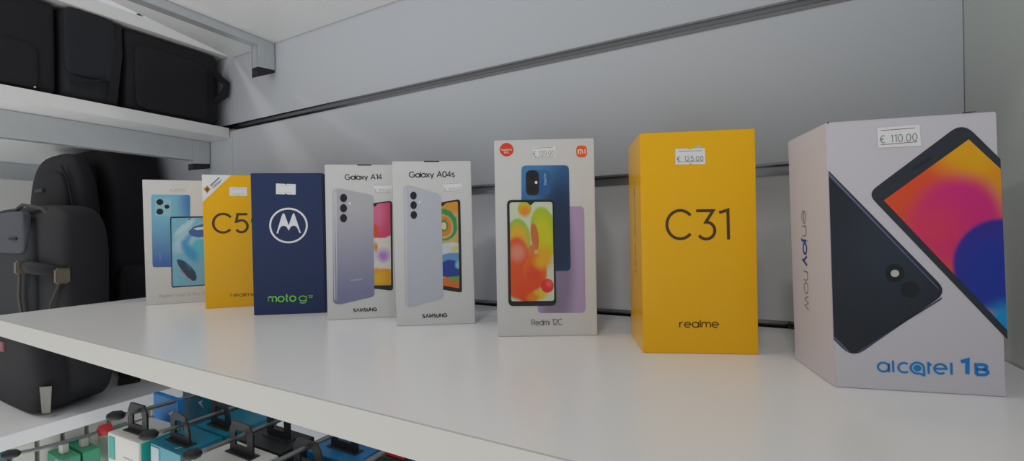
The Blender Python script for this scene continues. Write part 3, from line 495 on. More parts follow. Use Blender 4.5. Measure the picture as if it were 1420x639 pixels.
def bracket(label, x, ztop, arm_h, group, d0=0.045, d1=0.0485, e0=0.0485, e1=0.0645):
    """pressed steel shelf arm: two cheeks and a top web, a deep hooked plate at the wall end with a black block painting the shade of its open hollow end"""
    t = thing('shelf_bracket', label, 'shelf bracket', (x, WY - 0.0015, ztop), 0, group)
    w = 0.0075; D = 0.029; bm = bmesh.new()
    for s in (-1, 1):
        bx(bm, s * w - 0.0008, s * w + 0.0008, -0.28, -D, -arm_h, 0, 0.0003)
    bx(bm, -w + 0.0008, w - 0.0008, -0.28, -D, -0.0016, 0)
    bx(bm, -w + 0.0008, w - 0.0008, -0.2815, -0.28, -arm_h, 0)
    if arm_h < 0.02: bx(bm, -w + 0.0008, w - 0.0008, -0.27, -D, -arm_h, -arm_h + 0.0014)
    obj('arm', bm, 'steel', t)
    def wedge(bm, x0, x1, ya, yb, za0, zb0, za1, zb1):      # slanted block from the front (a) to the wall (b)
        hexa(bm, [(x0, ya, za0), (x1, ya, za0), (x1, yb, zb0), (x0, yb, zb0), (x0, ya, za1), (x1, ya, za1), (x1, yb, zb1), (x0, yb, zb1)], 0.0003)
    bm = bmesh.new()
    for s in (-1, 1): wedge(bm, s * w - 0.001, s * w + 0.001, -D, 0, -d1, -d0, 0, 0)
    bx(bm, -w, w, -0.0022, 0, -d0, 0); bx(bm, -w, w, -D, -D + 0.0015, -d1, -0.001)
    bx(bm, w + 0.0009, w + 0.0015, -D * 0.55 - 0.0015, -D * 0.55 + 0.0015, -d0 + 0.002, -0.004)
    obj('hook_plate', bm, 'steel', t)
    bm = bmesh.new(); wedge(bm, -w - 0.0008, w + 0.0008, -D, -0.0005, -e1, -e0 - 0.001, -d1, -d0); obj('hollow_end_shade', bm, 'blackplastic', t)  # black block put in for the shade inside the open hollow channel
    return t
bracket('steel bracket under the overhead shelf above the leftmost phone boxes', -0.6905, 0.4165, 0.0125, 'brackets under the shelves')
bracket('deep steel bracket under the upper far-left shelf, nearest the phone boxes', -0.8915, 0.2715, 0.038, 'brackets under the shelves', 0.041, 0.044, 0.0485, 0.056)
bracket('dim steel bracket under the far-left shelf, seen behind the backpack tops', -1.50, 0.2715, 0.038, 'brackets under the shelves')
# end of the bracket that carries the long shelf, seen in the lowest slat
bm = bmesh.new(); bx(bm, -0.0135, -0.0115, -0.0003, 0.0008, 0, 0.0062); bx(bm, -0.0115, 0.0135, -0.0003, 0.0008, 0, 0.0025)
o = obj('shelf_bracket', bm, 'blackplastic'); o.location = (0.058, WY - 0.0018, 0.0002)
tag(o, 'small black bracket end in the lowest slat, left of the big white box', 'shelf bracket')

# ------------------------------------------------------------------ the phone cartons
LAYER = 0.00013
class Carton:
    def __init__(s, key, label, paper, bevel=0.0006):
        b = BOX[key]; s.k = key; s.b = b; s.a = ART[key]
        s.root = thing('phone_box', label, 'phone box', (b['c'][0], b['c'][1], 0.0), radians(b['ang']), 'phone boxes on the long shelf')
        w, h, t, k = b['w'], b['h'], b['t'], b['skew']; s.y0 = -t / 2
        bm = bmesh.new()
        hexa(bm, [(-w/2, -t/2, 0), (w/2, -t/2, 0), (w/2, t/2, 0), (-w/2, t/2, 0)] + [(x + k, y, h) for x, y in ((-w/2, -t/2), (w/2, -t/2), (w/2, t/2), (-w/2, t/2))], bevel)
        s.carton = obj('carton', bm, paper, s.root)
    def y(s, k): return s.y0 - LAYER * k
    def shape(s, name, keys, m, layer, parent=None, label=None):
        bm = bmesh.new()
        for q in (keys if isinstance(keys, list) else [keys]):
            pts = s.a[q] if isinstance(q, str) else q
            if isinstance(pts[0][0], (list, tuple)):
                for pp in pts: flat(bm, mm(pp), s.y(layer))
            else: flat(bm, mm(pts), s.y(layer))
        o = obj(name, bm, m, parent or s.root)
        if label: o['label'] = label
        return o
    def text(s, name, items, m, layer, parent=None):
        """items: (string, key of baseline, cap mm, stroke mm[, gap])"""
        bm = bmesh.new()
        for it in items:
            if isinstance(it[0], str):
                p = mm(s.a[it[1]]); write(bm, it[0], p[0], p[1], it[2] / 1000, it[3] / 1000, s.y(layer), it[4] if len(it) > 4 else 0.16)
            else: ribbon(bm, mm(it[0]), it[1] / 1000, s.y(layer), it[2] if len(it) > 2 else False)
        return obj(name, bm, m, parent or s.root)
    def sticker(s, price, layer=1, lines='greyink', digits='greyink', cap=3.6, notch=False, m='sticker'):
        pts = [list(p) for p in s.a['sticker']]
        if notch:          # little half-moon cuts in the middle of the upper and lower edge
            (x0, z0), (x1, z1), (x2, z2), (x3, z3) = pts
            def cut(a, b, sgn):
                cx, cz = (a[0] + b[0]) / 2, (a[1] + b[1]) / 2
                return [[cx - 1.1 * sgn, cz], [cx - 0.7 * sgn, cz - 0.8 * sgn], [cx + 0.7 * sgn, cz - 0.8 * sgn], [cx + 1.1 * sgn, cz]]
            pts = [pts[0]] + cut(pts[0], pts[1], 1) + [pts[1], pts[2]] + cut(pts[2], pts[3], -1) + [pts[3]]
        st = s.shape('price_sticker', [pts], m, layer)
        if 'line1' in s.a:
            s.text('sticker_rule', [(s.a['line1'], 0.28), (s.a['line2'], 0.28)], lines, layer + 1, st)
        if price and 'price' in s.a:
            s.text('price_lettering', [(price, 'price', cap, 0.34, 0.3)], digits, layer + 1, st)
        return st

# -- big tilted white box at the right
c = Carton('alc', 'big white phone box at far right with two tilted phones and blue lettering', 'paperlilac')
f = c.shape('printed_phone', 'front', mat('slate_phone_print', rgb(42, 48, 60), 0.4), 1, label='dark phone cut by the right edge, bright screen')
c.shape('printed_screen', 'screen', print_mat('sunset_screen_print', rgb(228, 78, 40), [
    (36, 140, 30, 24, 0.35, rgb(232, 166, 0)), (46, 112, 14, 20, 0.4, rgb(228, 150, 10)),
    (20, 95, 20, 23, 0.27, rgb(212, 36, 122)), (8, 90, 12, 14, 0.9, rgb(222, 52, 96)),
    (38.5, 71, 21.5, 24.5, 0.06, rgb(48, 40, 150)), (39, 66, 18, 20, 0.35, rgb(22, 50, 160)), (44, 38, 15, 13, 0.4, rgb(0, 146, 214))]), 2, f)
c.shape('printed_earpiece', 'slit', 'black', 2, f)
k = c.shape('printed_phone', 'back', print_mat('navy_phone_back_print', rgb(27, 33, 44), [(-8, 82, 26, 30, 0.9, rgb(42, 50, 66))], 0.4), 1, label='dark phone back cut by the left edge')
c.shape('printed_rim', ['edge', 'edge2'], mat('rim_highlight_print', rgb(92, 104, 132), 0.4), 2, k)
c.shape('printed_rim', 'edge3', mat('lower_rim_print', rgb(62, 74, 98), 0.4), 2, k)
c.shape('printed_camera', 'ring', 'glassblack', 2, k)
c.shape('printed_camera', 'lens2', mat('second_lens_print', rgb(20, 24, 33), 0.4), 2, k)
c.shape('printed_flash', 'flash', mat('flash_print', rgb(196, 198, 186), 0.4), 3, k)
c.sticker('\u20ac 110.00', 2, lines='redink', cap=4.4)
def alcatel(c):
    p0, p1 = [Vector(p) for p in mm(c.a['name'])]; d = p1 - p0; L = d.length; d.normalize(); n = Vector((-d.y, d.x))
    bm = bmesh.new(); y = c.y(2); sw = 0.00105; K = L / 4.95; cap = 0.0066
    def put(st, x, closed=False, w=sw): ribbon(bm, [p0 + d * ((x + a) * K) + n * (b * cap) for a, b in st], w, y, closed)
    r = 0.365; q = 0.38
    put(ring(r, q, r, q), 0.09, True); put([(2 * r, 0.72), (2 * r, -0.04)], 0.09)
    put([(0, -0.02), (0, 0.96)], 1.11)
    put(arc(0.38, q, 0.38, 0.40, 52, 308), 1.45)
    put(arc(0.43, q, 0.43, 0.46, 0, 290), 2.26); put([(0.86, q), (0.86, -0.2), (0.58, -0.08)], 2.26)
    put([(0, -0.06), (0, 0.92)], 3.42); put([(0, 0.72), (0.2, 0.72)], 3.42)
    put([(0.02, q), (0.76, q)] + arc(0.38, q, 0.38, 0.40, 0, 308), 3.79)
    put([(0, -0.08), (0, 0.92)], 4.87)
    flat(bm, [p0 + d * ((2.26 + 0.43 + 0.26 * cos(i * pi / 10)) * K) + n * ((q + 0.27 * sin(i * pi / 10)) * cap) for i in range(20)], y)
    return obj('maker_lettering', bm, 'blueink', c.root)
alcatel(c)
c.text('model_lettering', [('1', 'one', 9.6, 1.9), ('B', 'bee', 7.0, 1.5)], 'blueink', 2)
q0, q1 = c.a['tabr']; c.shape('flap_gap', [[q0, q1, (q1[0] - 3, q1[1] - 0.45), (q0[0] + 0.4, q0[1] - 0.6)]], 'gap', 1)
q0, q1 = c.a['tabl']; c.shape('flap_gap', [[(q0[0] + 1.6, q0[1] - 0.3), (q1[0], q1[1] - 0.2), (q1[0] - 0.4, q1[1] - 0.9), (q0[0] + 1.7, q0[1] - 1.0)]], 'gap', 1)
# lettering running down the left side: built flat on the side face
def side_text(c, parts, x_side, y_of, name, m):
    bm = bmesh.new()
    for s, z0, z1, yc, cap, sw in parts:
        write(bm, s, (-z0, yc - cap * 0.35), (-z1, yc - cap * 0.35), cap, sw, 0.0)
    # (x, 0, z) drawn as (along = -height, 0, across) -> side face
    for v in bm.verts:
        a, q = v.co.x, v.co.z
        hgt = -a; v.co = Vector((x_side + c.b['skew'] * hgt / c.b['h'] - LAYER, 0.0135 - q, hgt))
    return obj(name, bm, m, c.root)
side_text(c, [('en', 0.1035, 0.0865, 0.0075, 0.0088, 0.0007)], -c.b['w'] / 2, None, 'side_lettering', 'greyink')
side_text(c, [('.now', 0.0655, 0.0385, 0.0075, 0.0088, 0.0007)], -c.b['w'] / 2, None, 'side_lettering', 'greyink')
side_text(c, [('joy', 0.0855, 0.0670, 0.0075, 0.0088, 0.0016)], -c.b['w'] / 2, None, 'side_lettering', 'deepblueink')

# -- large yellow box
c = Carton('c31', 'large yellow phone box between the blue-phone box and the big white one', 'yellow', 0.0005)
c.text('model_lettering', [(c.a['C'], 2.15), (c.a['three'], 2.15), (c.a['one'], 2.15)], 'brownink', 1)
c.text('maker_lettering', [('realme', 'maker', 6.2, 0.8, 0.2)], 'brownink', 1)
c.shape('foil_seal', 'foil', 'foil', 1)
c.sticker('\u20ac 125.00', 2, cap=3.8, notch=True)
side_text(c, [('realme C31', 0.132, 0.058, 0.0135, 0.0058, 0.0006)], -c.b['w'] / 2, None, 'side_lettering', 'greyink')

# -- white box with blue and lilac phones
c = Carton('r12', 'white phone box showing blue, lilac and red-green screened phones together', 'paper')
c.shape('printed_phone', 'purple', print_mat('lilac_phone_print', rgb(178, 156, 196), [(8, 62, 16, 60, 0.35, rgb(136, 122, 150))]), 1, label='lilac phone back')
k = c.shape('printed_phone', 'back', print_mat('blue_phone_print', rgb(30, 82, 140), [(-10, 150, 26, 30, 0.6, rgb(66, 128, 184)), (12, 90, 16, 50, 0.6, rgb(18, 44, 78))]), 2, label='blue phone back')
c.shape('printed_module', 'module', print_mat('camera_module_print', rgb(40, 92, 150), [(-3, 150, 8, 12, 0.5, rgb(48, 104, 160))]), 3, k)
c.shape('printed_camera', 'lensblock', mat('camera_block_print', rgb(34, 32, 36), 0.35), 4, k)
c.shape('printed_lens', ['lens1', 'lens2'], 'glassblack', 5, k)
c.shape('printed_flash', 'flash', 'whiteink', 5, k)
c.text('printed_word', [('Redmi', 'word', 2.4, 0.42)], mat('pale_blue_ink', rgb(150, 186, 214), 0.5), 4, k)
f = c.shape('printed_phone', 'front', 'black', 4, label='black-edged phone with red and green screen')
pale = rgb(206, 216, 190)
c.shape('printed_screen', 'screen', print_mat('red_green_screen_print', pale, [
    (-18, 113, 6, 6.4, 0.06, rgb(196, 190, 40)), (-18, 110.5, 4.5, 4.5, 0.7, rgb(230, 140, 30)),
    (-24.5, 84, 11.2, 20, 0.06, rgb(140, 192, 60)), (-24.5, 84, 9, 15, 0.45, rgb(226, 176, 36)), (-25, 76, 8, 11, 0.5, rgb(226, 110, 50)),
    (-26, 60, 13, 27, 0.10, rgb(224, 84, 30)), (-25, 74, 6, 7, 0.7, rgb(222, 140, 112)),
    (-1.5, 92, 11.5, 22, 0.06, rgb(168, 196, 36), 8), (-2, 88, 8, 17, 0.4, rgb(204, 200, 14), 8), (-2, 70, 8, 9, 0.6, rgb(226, 168, 20)),
    (-9.6, 88, 3.4, 12, 0.12, rgb(204, 110, 58), 6), (-12.5, 76, 3, 6, 0.3, rgb(216, 120, 50), -16),
    (-10, 57, 10.5, 16, 0.12, rgb(228, 104, 22)), (-11, 52, 8, 10, 0.5, rgb(226, 70, 32)), (-4, 66, 6, 6, 0.7, rgb(228, 170, 24)),
    (-17, 40, 10, 10.5, 0.15, rgb(226, 78, 20)), (-6, 37, 6, 4.5, 0.4, rgb(222, 190, 40)), (-12, 34, 5, 4, 0.6, rgb(228, 130, 24)),
    (0.6, 44.5, 5.7, 6.2, 0.05, rgb(224, 52, 40)), (2.4, 46.5, 2.8, 3, 0.8, rgb(236, 96, 84))]), 5, f)
b = c.shape('seal_badge', 'badge', 'red', 1)
c.text('badge_lettering', [('Supports', 'badge_t1', 1.7, 0.26), ('NFC', 'badge_t2', 1.7, 0.26)], 'whiteink', 2, b)
b = c.shape('logo_badge', 'mi', 'orange', 1)
def mi(c, b):
    p0, p1 = [Vector(p) for p in mm(c.a['mi_t'])]; d = p1 - p0; L = d.length; d.normalize(); n = Vector((-d.y, d.x)); bm = bmesh.new(); y = c.y(2)
    w = 0.00085; h = 0.0036
    P = lambda u, v: p0 + d * (u * L) + n * v
    ribbon(bm, [P(0.06, 0), P(0.06, h), P(0.46, h), P(0.58, h - 0.0006), P(0.62, h - 0.0016), P(0.62, 0)], w, y)
    ribbon(bm, [P(0.34, 0), P(0.34, h * 0.62)], w, y); ribbon(bm, [P(0.95, 0), P(0.95, h + w / 2)], w, y)
    return obj('badge_lettering', bm, 'whiteink', b)
mi(c, b)
c.text('model_lettering', [('Redmi 12C', 'name', 5.6, 0.75, 0.17)], 'greyink', 1)
c.sticker('\u20ac 139.00', 1, cap=4.6)

# -- the two white boxes with a tilted phone and half a second one
def twin(key, label, title, body, strip, screen, lensm, pr):
    c = Carton(key, label, 'paper')
    f = c.shape('printed_phone', 'front', 'black', 1, label='second phone, half hidden, with coloured screen')
    c.shape('printed_screen', 'screen', screen, 2, f)
    k = c.shape('printed_phone', 'back', body, 3, label='tilted phone back with three lenses')
    c.shape('printed_rim', 'strip', strip, 4, k)
    for q in c.a['lens']: 
        ln = c.shape('printed_lens', [q], lensm, 5, k)
    c.shape('printed_flash', 'flash', 'whiteink', 5, k)
    c.text('printed_word', [('SVMSUNG', 'word', 1.7, 0.3)], mat('soft_white_ink', rgb(206, 208, 220), 0.4), 4, k)
    c.text('model_lettering', [(title, 'title', 6.2, 0.95)], 'ink', 1)
    c.text('maker_lettering', [('SVMSUNG', 'maker', 4.2, 0.95, 0.3)], 'ink', 1)
    q = c.a['notch']; bm = bmesh.new(); w = c.b
    x0, x1 = q[0][0] / 1000, q[1][0] / 1000; h = w['h'] + 0.0002
    bx(bm, x0, x1, c.y0 - 0.0002, c.y0 + 0.004, h - 0.0012, h)
    obj('thumb_notch', bm, 'gap', c.root)
    c.sticker(pr, 1, cap=3.3, digits='paleink')
    return c
twin('a14', 'white phone box with silver-lilac phone, half hidden behind its white twin', 'Galaxy A14',
     print_mat('silver_phone_print', rgb(176, 174, 182), [], grad=(30, rgb(128, 128, 164), 120, rgb(182, 180, 186))),
     mat('silver_rim_print', rgb(198, 200, 208), 0.4),
     print_mat('pink_orange_screen_print', rgb(224, 216, 206), [
        (18, 116, 26, 28, 0.03, rgb(206, 66, 108)), (14, 116, 8, 16, 0.9, rgb(218, 112, 146)), (11.5, 95.5, 3.6, 7.5, 0.12, rgb(222, 76, 24)),
        (19, 69, 8.4, 8.8, 0.08, rgb(206, 194, 216)), (20, 68, 5, 5.4, 0.6, rgb(176, 130, 196)), (12, 78, 2, 5, 0.6, rgb(224, 130, 80)),
        (20, 33, 22, 21, 0.04, rgb(224, 156, 18)), (14, 44, 6, 7, 0.9, rgb(226, 180, 40)), (12, 52, 3, 3, 0.6, rgb(226, 150, 60))], wave=0.002), 'glassblack', '\u20ac 199.00')
twin('a04', 'white phone box with pale grey phone and green-ringed screen, fourth white one from left', 'Galaxy A04s',
     print_mat('pale_phone_print', rgb(186, 190, 200), [], grad=(30, rgb(186, 190, 202), 130, rgb(188, 192, 202))),
     mat('pale_rim_print', rgb(196, 199, 208), 0.4),
     print_mat('green_ring_screen_print', rgb(206, 172, 104), [
        (18, 122, 16, 10, 0.4, rgb(214, 150, 44)), (9.5, 100.5, 13.6, 15.5, 0.05, rgb(56, 146, 84)), (8, 99, 11, 12, 0.06, rgb(200, 184, 110)), (8.5, 99.5, 9, 10.4, 0.08, rgb(222, 128, 34)),
        (9, 99.8, 5, 6, 0.1, rgb(70, 140, 60)), (9.5, 99.5, 3, 3.6, 0.12, rgb(228, 206, 160)),
        (16, 72, 17, 11, 0.08, rgb(204, 212, 214)), (20, 76, 4, 3, 0.5, rgb(216, 200, 130)), (18, 64, 16, 8.5, 0.08, rgb(96, 150, 200)), (15, 56, 14, 9, 0.08, rgb(34, 62, 150)), (24, 60, 4, 4, 0.4, rgb(130, 190, 210)),
        (16, 41, 16, 7, 0.12, rgb(216, 110, 40)), (21, 46, 7, 2.4, 0.3, rgb(110, 160, 60))], wave=0.004), 'glassblack', '\u20ac 149.00')

# -- navy box
c = Carton('moto', 'dark navy phone box with round white winged emblem and lime lettering', 'navy')
bm = bmesh.new(); flat(bm, mm(c.a['ringo']), c.y(1), mm(c.a['ringi'])); flat(bm, mm(c.a['M']), c.y(1)); obj('emblem', bm, 'whiteink', c.root)
c.text('model_lettering', [('moto', 'name', 10.0, 1.35, 0.2), ('g', 'g_', 9.4, 0.95), ('32', 'sup', 3.2, 0.5, 0.2)], 'greenink', 1)
c.sticker(None, 1, notch=True)
bm = bmesh.new(); z = c.a['sticker']; x0, x1 = z[0][0] + 3, z[1][0] - 3; zz = (z[0][1] + z[3][1]) / 2
for q in (z[0][1] - 2.6, z[3][1] + 2.2): ribbon(bm, mm([(x0, q), (x1, q)]), 0.00025, c.y(2))
obj('sticker_rule', bm, 'paleink', [o for o in c.root.children if o.name.startswith('price_sticker')][0])

# -- yellow box behind
c = Carton('c5', 'yellow phone box with white corner flash, partly behind the navy box', 'yellow', 0.0005)
c.text('model_lettering', [(c.a['C'], 3.0), (c.a['five'], 3.0)], 'brownink', 1)
def rest(c):
    bm = bmesh.new(); p = c.a['five']; dx = p[0][0] - p[1][0]
    ribbon(bm, mm([(q[0] + 18.5, q[1] + 0.2) for q in p]), 0.003, c.y(1)); return obj('model_lettering', bm, 'brownink', c.root)
rest(c)
c.text('maker_lettering', [('realme', 'maker', 5.8, 0.78, 0.2)], mat('soft_brown_ink', rgb(120, 92, 20), 0.5), 1)
f = c.shape('corner_flash', 'corner', 'sticker', 1)
c.shape('flash_emblem', 'mark', mat('amber_print', rgb(206, 140, 30), 0.4), 2, f)
c.shape('flash_emblem', 'mark2', mat('dark_amber_print', rgb(110, 70, 26), 0.4), 3, f)
c.text('flash_lettering', [(c.a['t1'], 1.5), (c.a['t2'], 0.8), (c.a['t3'], 0.8)], 'greyink', 2, f)
c.sticker(None, 1, notch=True)
bm = bmesh.new(); z = c.a['sticker']; x0, x1 = z[0][0] + 3, z[1][0] - 3
for q in (z[0][1] - 2.4, z[3][1] + 2.4): ribbon(bm, mm([(x0, q), (x1, q)]), 0.0003, c.y(2))
obj('sticker_rule', bm, 'paleink', [o for o in c.root.children if o.name.startswith('price_sticker')][0])

# -- leftmost white box
c = Carton('note', 'leftmost white phone box with sky-blue phones, beside the dark backpacks', 'paper')
k = c.shape('printed_phone', 'back', print_mat('sky_phone_print', rgb(90, 160, 200), [(14, 140, 14, 30, 0.7, rgb(64, 124, 184))], grad=(56, rgb(66, 104, 176), 120, rgb(118, 182, 208))), 1, label='blue phone back')
c.shape('printed_module', 'module', mat('pale_module_print', rgb(140, 192, 214), 0.4), 2, k)
for q in c.a['lens']: c.shape('printed_lens', [q], 'glassblack', 3, k)
c.text('printed_word', [('Redmi', 'word', 2.2, 0.4)], mat('sky_ink', rgb(120, 156, 206), 0.5), 2, k)
f = c.shape('printed_phone', 'front', mat('deep_navy_print', rgb(30, 44, 64), 0.4), 3, label='phone with blue swirling screen')
c.shape('printed_screen', 'screen', print_mat('blue_swirl_screen_print', rgb(122, 184, 212), [
    (10, 90, 26, 13, 0.35, rgb(166, 206, 226), 40), (16, 86, 17, 12, 0.3, rgb(76, 156, 210), 30), (24, 84, 16, 14, 0.2, rgb(150, 206, 228), 20), (24, 76, 13, 13, 0.2, rgb(92, 190, 216)), (4, 106, 16, 4, 0.4, rgb(178, 214, 230), 45),
    (10, 70, 6, 14, 0.6, rgb(60, 156, 210), 30), (36, 60, 8, 14, 0.5, rgb(60, 100, 180))], wave=0.006), 4, f)
c.shape('printed_swirl', 'swirl', mat('indigo_print', rgb(66, 100, 170), 0.4), 5, f)
c.shape('printed_swirl', 'white', mat('pale_sky_print', rgb(206, 226, 236), 0.4), 6, f)
c.shape('printed_swirl', 'fish', print_mat('dark_swirl_print', rgb(44, 70, 100), [(10, 62, 5, 12, 0.6, rgb(90, 130, 170))]), 5, f)
c.shape('printed_swirl', 'fishred', mat('coral_print', rgb(196, 92, 84), 0.4), 6, f)
c.shape('printed_camera', 'cam', 'black', 5, f)
c.text('model_lettering', [('Redmi Note 12 Pro 5G', 'name', 4.6, 0.5, 0.2)], 'paleink', 1)
c.sticker('\u20ac 355.00', 1, cap=2.8, lines='paleink', digits='paleink', m='paper')

# ------------------------------------------------------------------ bags at the far left
def bag(name, label, cat, base, parts, group):
    t = thing(name, label, cat, base, 0, group)
    for nm, m, fn, sm in parts:
        bm = bmesh.new(); fn(bm)
        obj(nm, bm, m, t, sm)
    return t
UB = 'flat dark bags on the upper far-left shelf'; LB = 'dark backpacks on the lower far-left shelf'
Z1 = 0.2905; Z0 = -0.1545
def zipper(pts): return lambda bm: tube(bm, pts, 0.0018, 6)
bag('laptop_bag', 'black bag on the upper far-left shelf, at its wall end', 'bag', (-0.985, 0.3755, Z1), [
    ('body', 'bag', lambda bm: soft(bm, (0, 0, 0.0654), (0.160, 0.070, 0.0652), 0.12, nu=64, nv=40, lump=0.004), True),
    ('end_pocket', 'bag', lambda bm: soft(bm, (0.158, -0.004, 0.056), (0.007, 0.052, 0.05), 0.25, lump=0.006), True),
    ('handle', 'bag', lambda bm: tube(bm, [(0.155, 0.060, 0.045), (0.172, 0.071, 0.058), (0.174, 0.073, 0.078), (0.155, 0.060, 0.098)], 0.006), True)], UB)
bag('laptop_bag', 'charcoal bag with flap on the upper far-left shelf, middle of three', 'bag', (-0.985, 0.2705, Z1), [
    ('body', 'bag2', lambda bm: soft(bm, (0, 0, 0.0654), (0.160, 0.0335, 0.0652), 0.14, nu=64, nv=40, lump=0.004), True),
    ('flap', 'bag2', lambda bm: soft(bm, (0.157, -0.002, 0.082), (0.007, 0.028, 0.047), 0.25, lump=0.004), True),
    ('flap_edge', 'bag', lambda bm: band(bm, [(0.164, -0.024, 0.024), (0.1652, -0.006, 0.029), (0.1652, 0.006, 0.033), (0.164, 0.012, 0.042)], 0.003, 0.004, (1, 0, 0)), False),
    ('strap', 'bag', lambda bm: band(bm, [(0.158, 0.029, 0.126), (0.162, 0.028, 0.08), (0.162, 0.023, 0.03), (0.16, 0.02, 0.006)], 0.011, 0.004, (1, 0, 0)), False)], UB)
bag('laptop_bag', 'dark bag with tiny bright stud on the upper far-left shelf, leftmost', 'bag', (-0.985, 0.200, Z1), [
    ('body', 'bag', lambda bm: soft(bm, (0, 0, 0.0654), (0.160, 0.0355, 0.0652), 0.14, nu=64, nv=40, lump=0.005), True),
    ('end_pocket', 'bag', lambda bm: soft(bm, (0.157, -0.008, 0.034), (0.007, 0.024, 0.03), 0.3, lump=0.008), True),
    ('stud', 'foil', lambda bm: bmesh.ops.create_uvsphere(bm, u_segments=10, v_segments=8, radius=0.0016, matrix=Matrix.Translation((0.1635, 0.0115, 0.0055))), True)], UB)

bag('backpack', 'tall black backpack reaching the shelf above, behind the smaller bags', 'backpack', (-1.18, 0.401, Z0), [
    ('body', 'bag', lambda bm: soft(bm, (0, 0, 0.2125), (0.158, 0.048, 0.2125), 0.3, lump=0.008, taper=0.03), True),
    ('side_pocket', 'bag', lambda bm: soft(bm, (0.150, -0.004, 0.11), (0.02, 0.036, 0.085), 0.35, lump=0.02), True),
    ('label_patch', 'bag2', lambda bm: bx(bm, 0.163, 0.1705, -0.03, 0.0, 0.118, 0.136, 0.001), False),
    ('shoulder_strap', 'bag', lambda bm: band(bm, [(0.15, -0.03, 0.05), (0.19, -0.036, 0.012), (0.24, -0.05, 0.006), (0.275, -0.066, 0.005)], 0.028, 0.007, (0, 0, 1)), False),
    ('seam_piping', 'bag2', lambda bm: tube(bm, [(0.10 + 0.03 * sin(k / 12 * pi / 2), -0.047 + 0.006 * k / 12, 0.385 - 0.30 * k / 12) for k in range(13)], 0.0024, 6), True)], LB)
bag('backpack', 'rounded black backpack with small bar badge, in front of the tall black one', 'backpack', (-1.145, 0.325, Z0), [
    ('body', 'bag', lambda bm: soft(bm, (0, 0.004, 0.204), (0.145, 0.021, 0.204), 0.55, lump=0.008, taper=0.10), True),
    ('front_panel', 'bag', lambda bm: soft(bm, (0.01, -0.014, 0.27), (0.085, 0.008, 0.1), 0.5, lump=0.006), True),
    ('bar_badge', 'bag3', lambda bm: bx(bm, -0.030, 0.006, -0.0258, -0.0215, 0.335, 0.3415, 0.0008), False),
    ('seam_piping', 'bag2', lambda bm: tube(bm, [(0.065, -0.016, 0.38), (0.095, -0.016, 0.35), (0.115, -0.015, 0.29), (0.124, -0.014, 0.21)], 0.002, 6), True)], LB)
bag('backpack', 'slate-fronted backpack with strapped carrying handle, nearest the shelf end', 'backpack', (-0.96, 0.262, Z0), [
    ('body', 'bag', lambda bm: soft(bm, (-0.06, 0.004, 0.150), (0.192, 0.032, 0.150), 0.33, lump=0.008, taper=0.05), True),
    ('lower_pocket', 'bag', lambda bm: soft(bm, (-0.075, -0.026, 0.058), (0.195, 0.028, 0.058), 0.35, lump=0.012), True),
    ('front_panel', 'bag2', lambda bm: soft(bm, (-0.06, -0.024, 0.17), (0.105, 0.012, 0.118), 0.42, lump=0.008), True),
    ('pocket', 'bag3', lambda bm: soft(bm, (-0.030, -0.033, 0.258), (0.062, 0.006, 0.032), 0.35, lump=0.012), True),
    ('pull_tab', 'bag', lambda bm: bx(bm, -0.02, 0.012, -0.0415, -0.0385, 0.247, 0.2505, 0.001), False),
    ('piping', 'strap', lambda bm: tube(bm, [(-0.115, -0.02, 0.255), (-0.06, -0.028, 0.288), (0.0, -0.030, 0.300), (0.05, -0.022, 0.293), (0.1, -0.010, 0.255)], 0.003, 6), True),
    ('grip', 'bag', lambda bm: tube(bm, [(0.03, -0.034, 0.207), (0.07, -0.034, 0.205), (0.118, -0.018, 0.200)], 0.009, 10), True),
    ('buckle', 'buckle', lambda bm: bx(bm, 0.022, 0.034, -0.046, -0.032, 0.196, 0.216, 0.002, 2), False),
    ('buckle', 'buckle', lambda bm: bx(bm, 0.114, 0.124, -0.030, -0.014, 0.184, 0.206, 0.002, 2), False),
    ('strap', 'strap', lambda bm: band(bm, [(0.027, -0.041, 0.198), (0.021, -0.041, 0.165), (0.029, -0.040, 0.128), (0.05, -0.036, 0.09)], 0.010, 0.002, (0, 1, 0)), False),
    ('strap', 'strap', lambda bm: band(bm, [(0.118, -0.024, 0.188), (0.104, -0.029, 0.16), (0.09, -0.033, 0.12), (0.074, -0.035, 0.09)], 0.004, 0.002, (0, 1, 0)), False),
    ('sewn_patch', 'pink', lambda bm: bx(bm, -0.02, 0.012, -0.056, -0.049, 0.083, 0.097, 0.001), False),
    ('hang_tag', 'tag', lambda bm: hexa(bm, [(0.122, -0.046, 0.010), (0.129, -0.040, 0.010), (0.1284, -0.0393, 0.010), (0.1214, -0.0453, 0.010), (0.1205, -0.0474, 0.046), (0.1305, -0.0386, 0.046), (0.1299, -0.0379, 0.046), (0.1199, -0.0467, 0.046)]), False)], LB)

# ------------------------------------------------------------------ peg hooks and the packs hanging on them, under the long shelf
HG = 'peg hooks under the long shelf'
def hook(label, x, ytip, ztip, zwall, group=HG):
    t = thing('peg_hook', label, 'peg hook', (x, WY - 0.002, zwall), 0, group)
    L = WY - 0.002 - ytip; dz = ztip - zwall
    bm = bmesh.new()
    tube(bm, [(0, 0, 0), (0, -L * 0.5, dz * 0.42), (0, -L * 0.86, dz * 0.72), (0, -L * 0.95, dz * 0.86), (0, -L, dz)], 0.0026, 10)
    obj('wire', bm, 'wire', t, True)
    bm = bmesh.new(); tube(bm, [(0, -L + 0.004, dz - 0.002), (0, -L, dz), (0, -L - 0.008, dz + 0.002), (0, -L - 0.0125, dz + 0.003)], 0.005, 12, radii=[0.0035, 0.0058, 0.0058, 0.003])
    obj('rubber_tip', bm, 'blackplastic', t, True)
    bm = bmesh.new(); bx(bm, -0.012, 0.012, -0.003, 0.0005, -0.016, 0.006, 0.0008)
    obj('wall_clip', bm, 'wire', t)
    return t
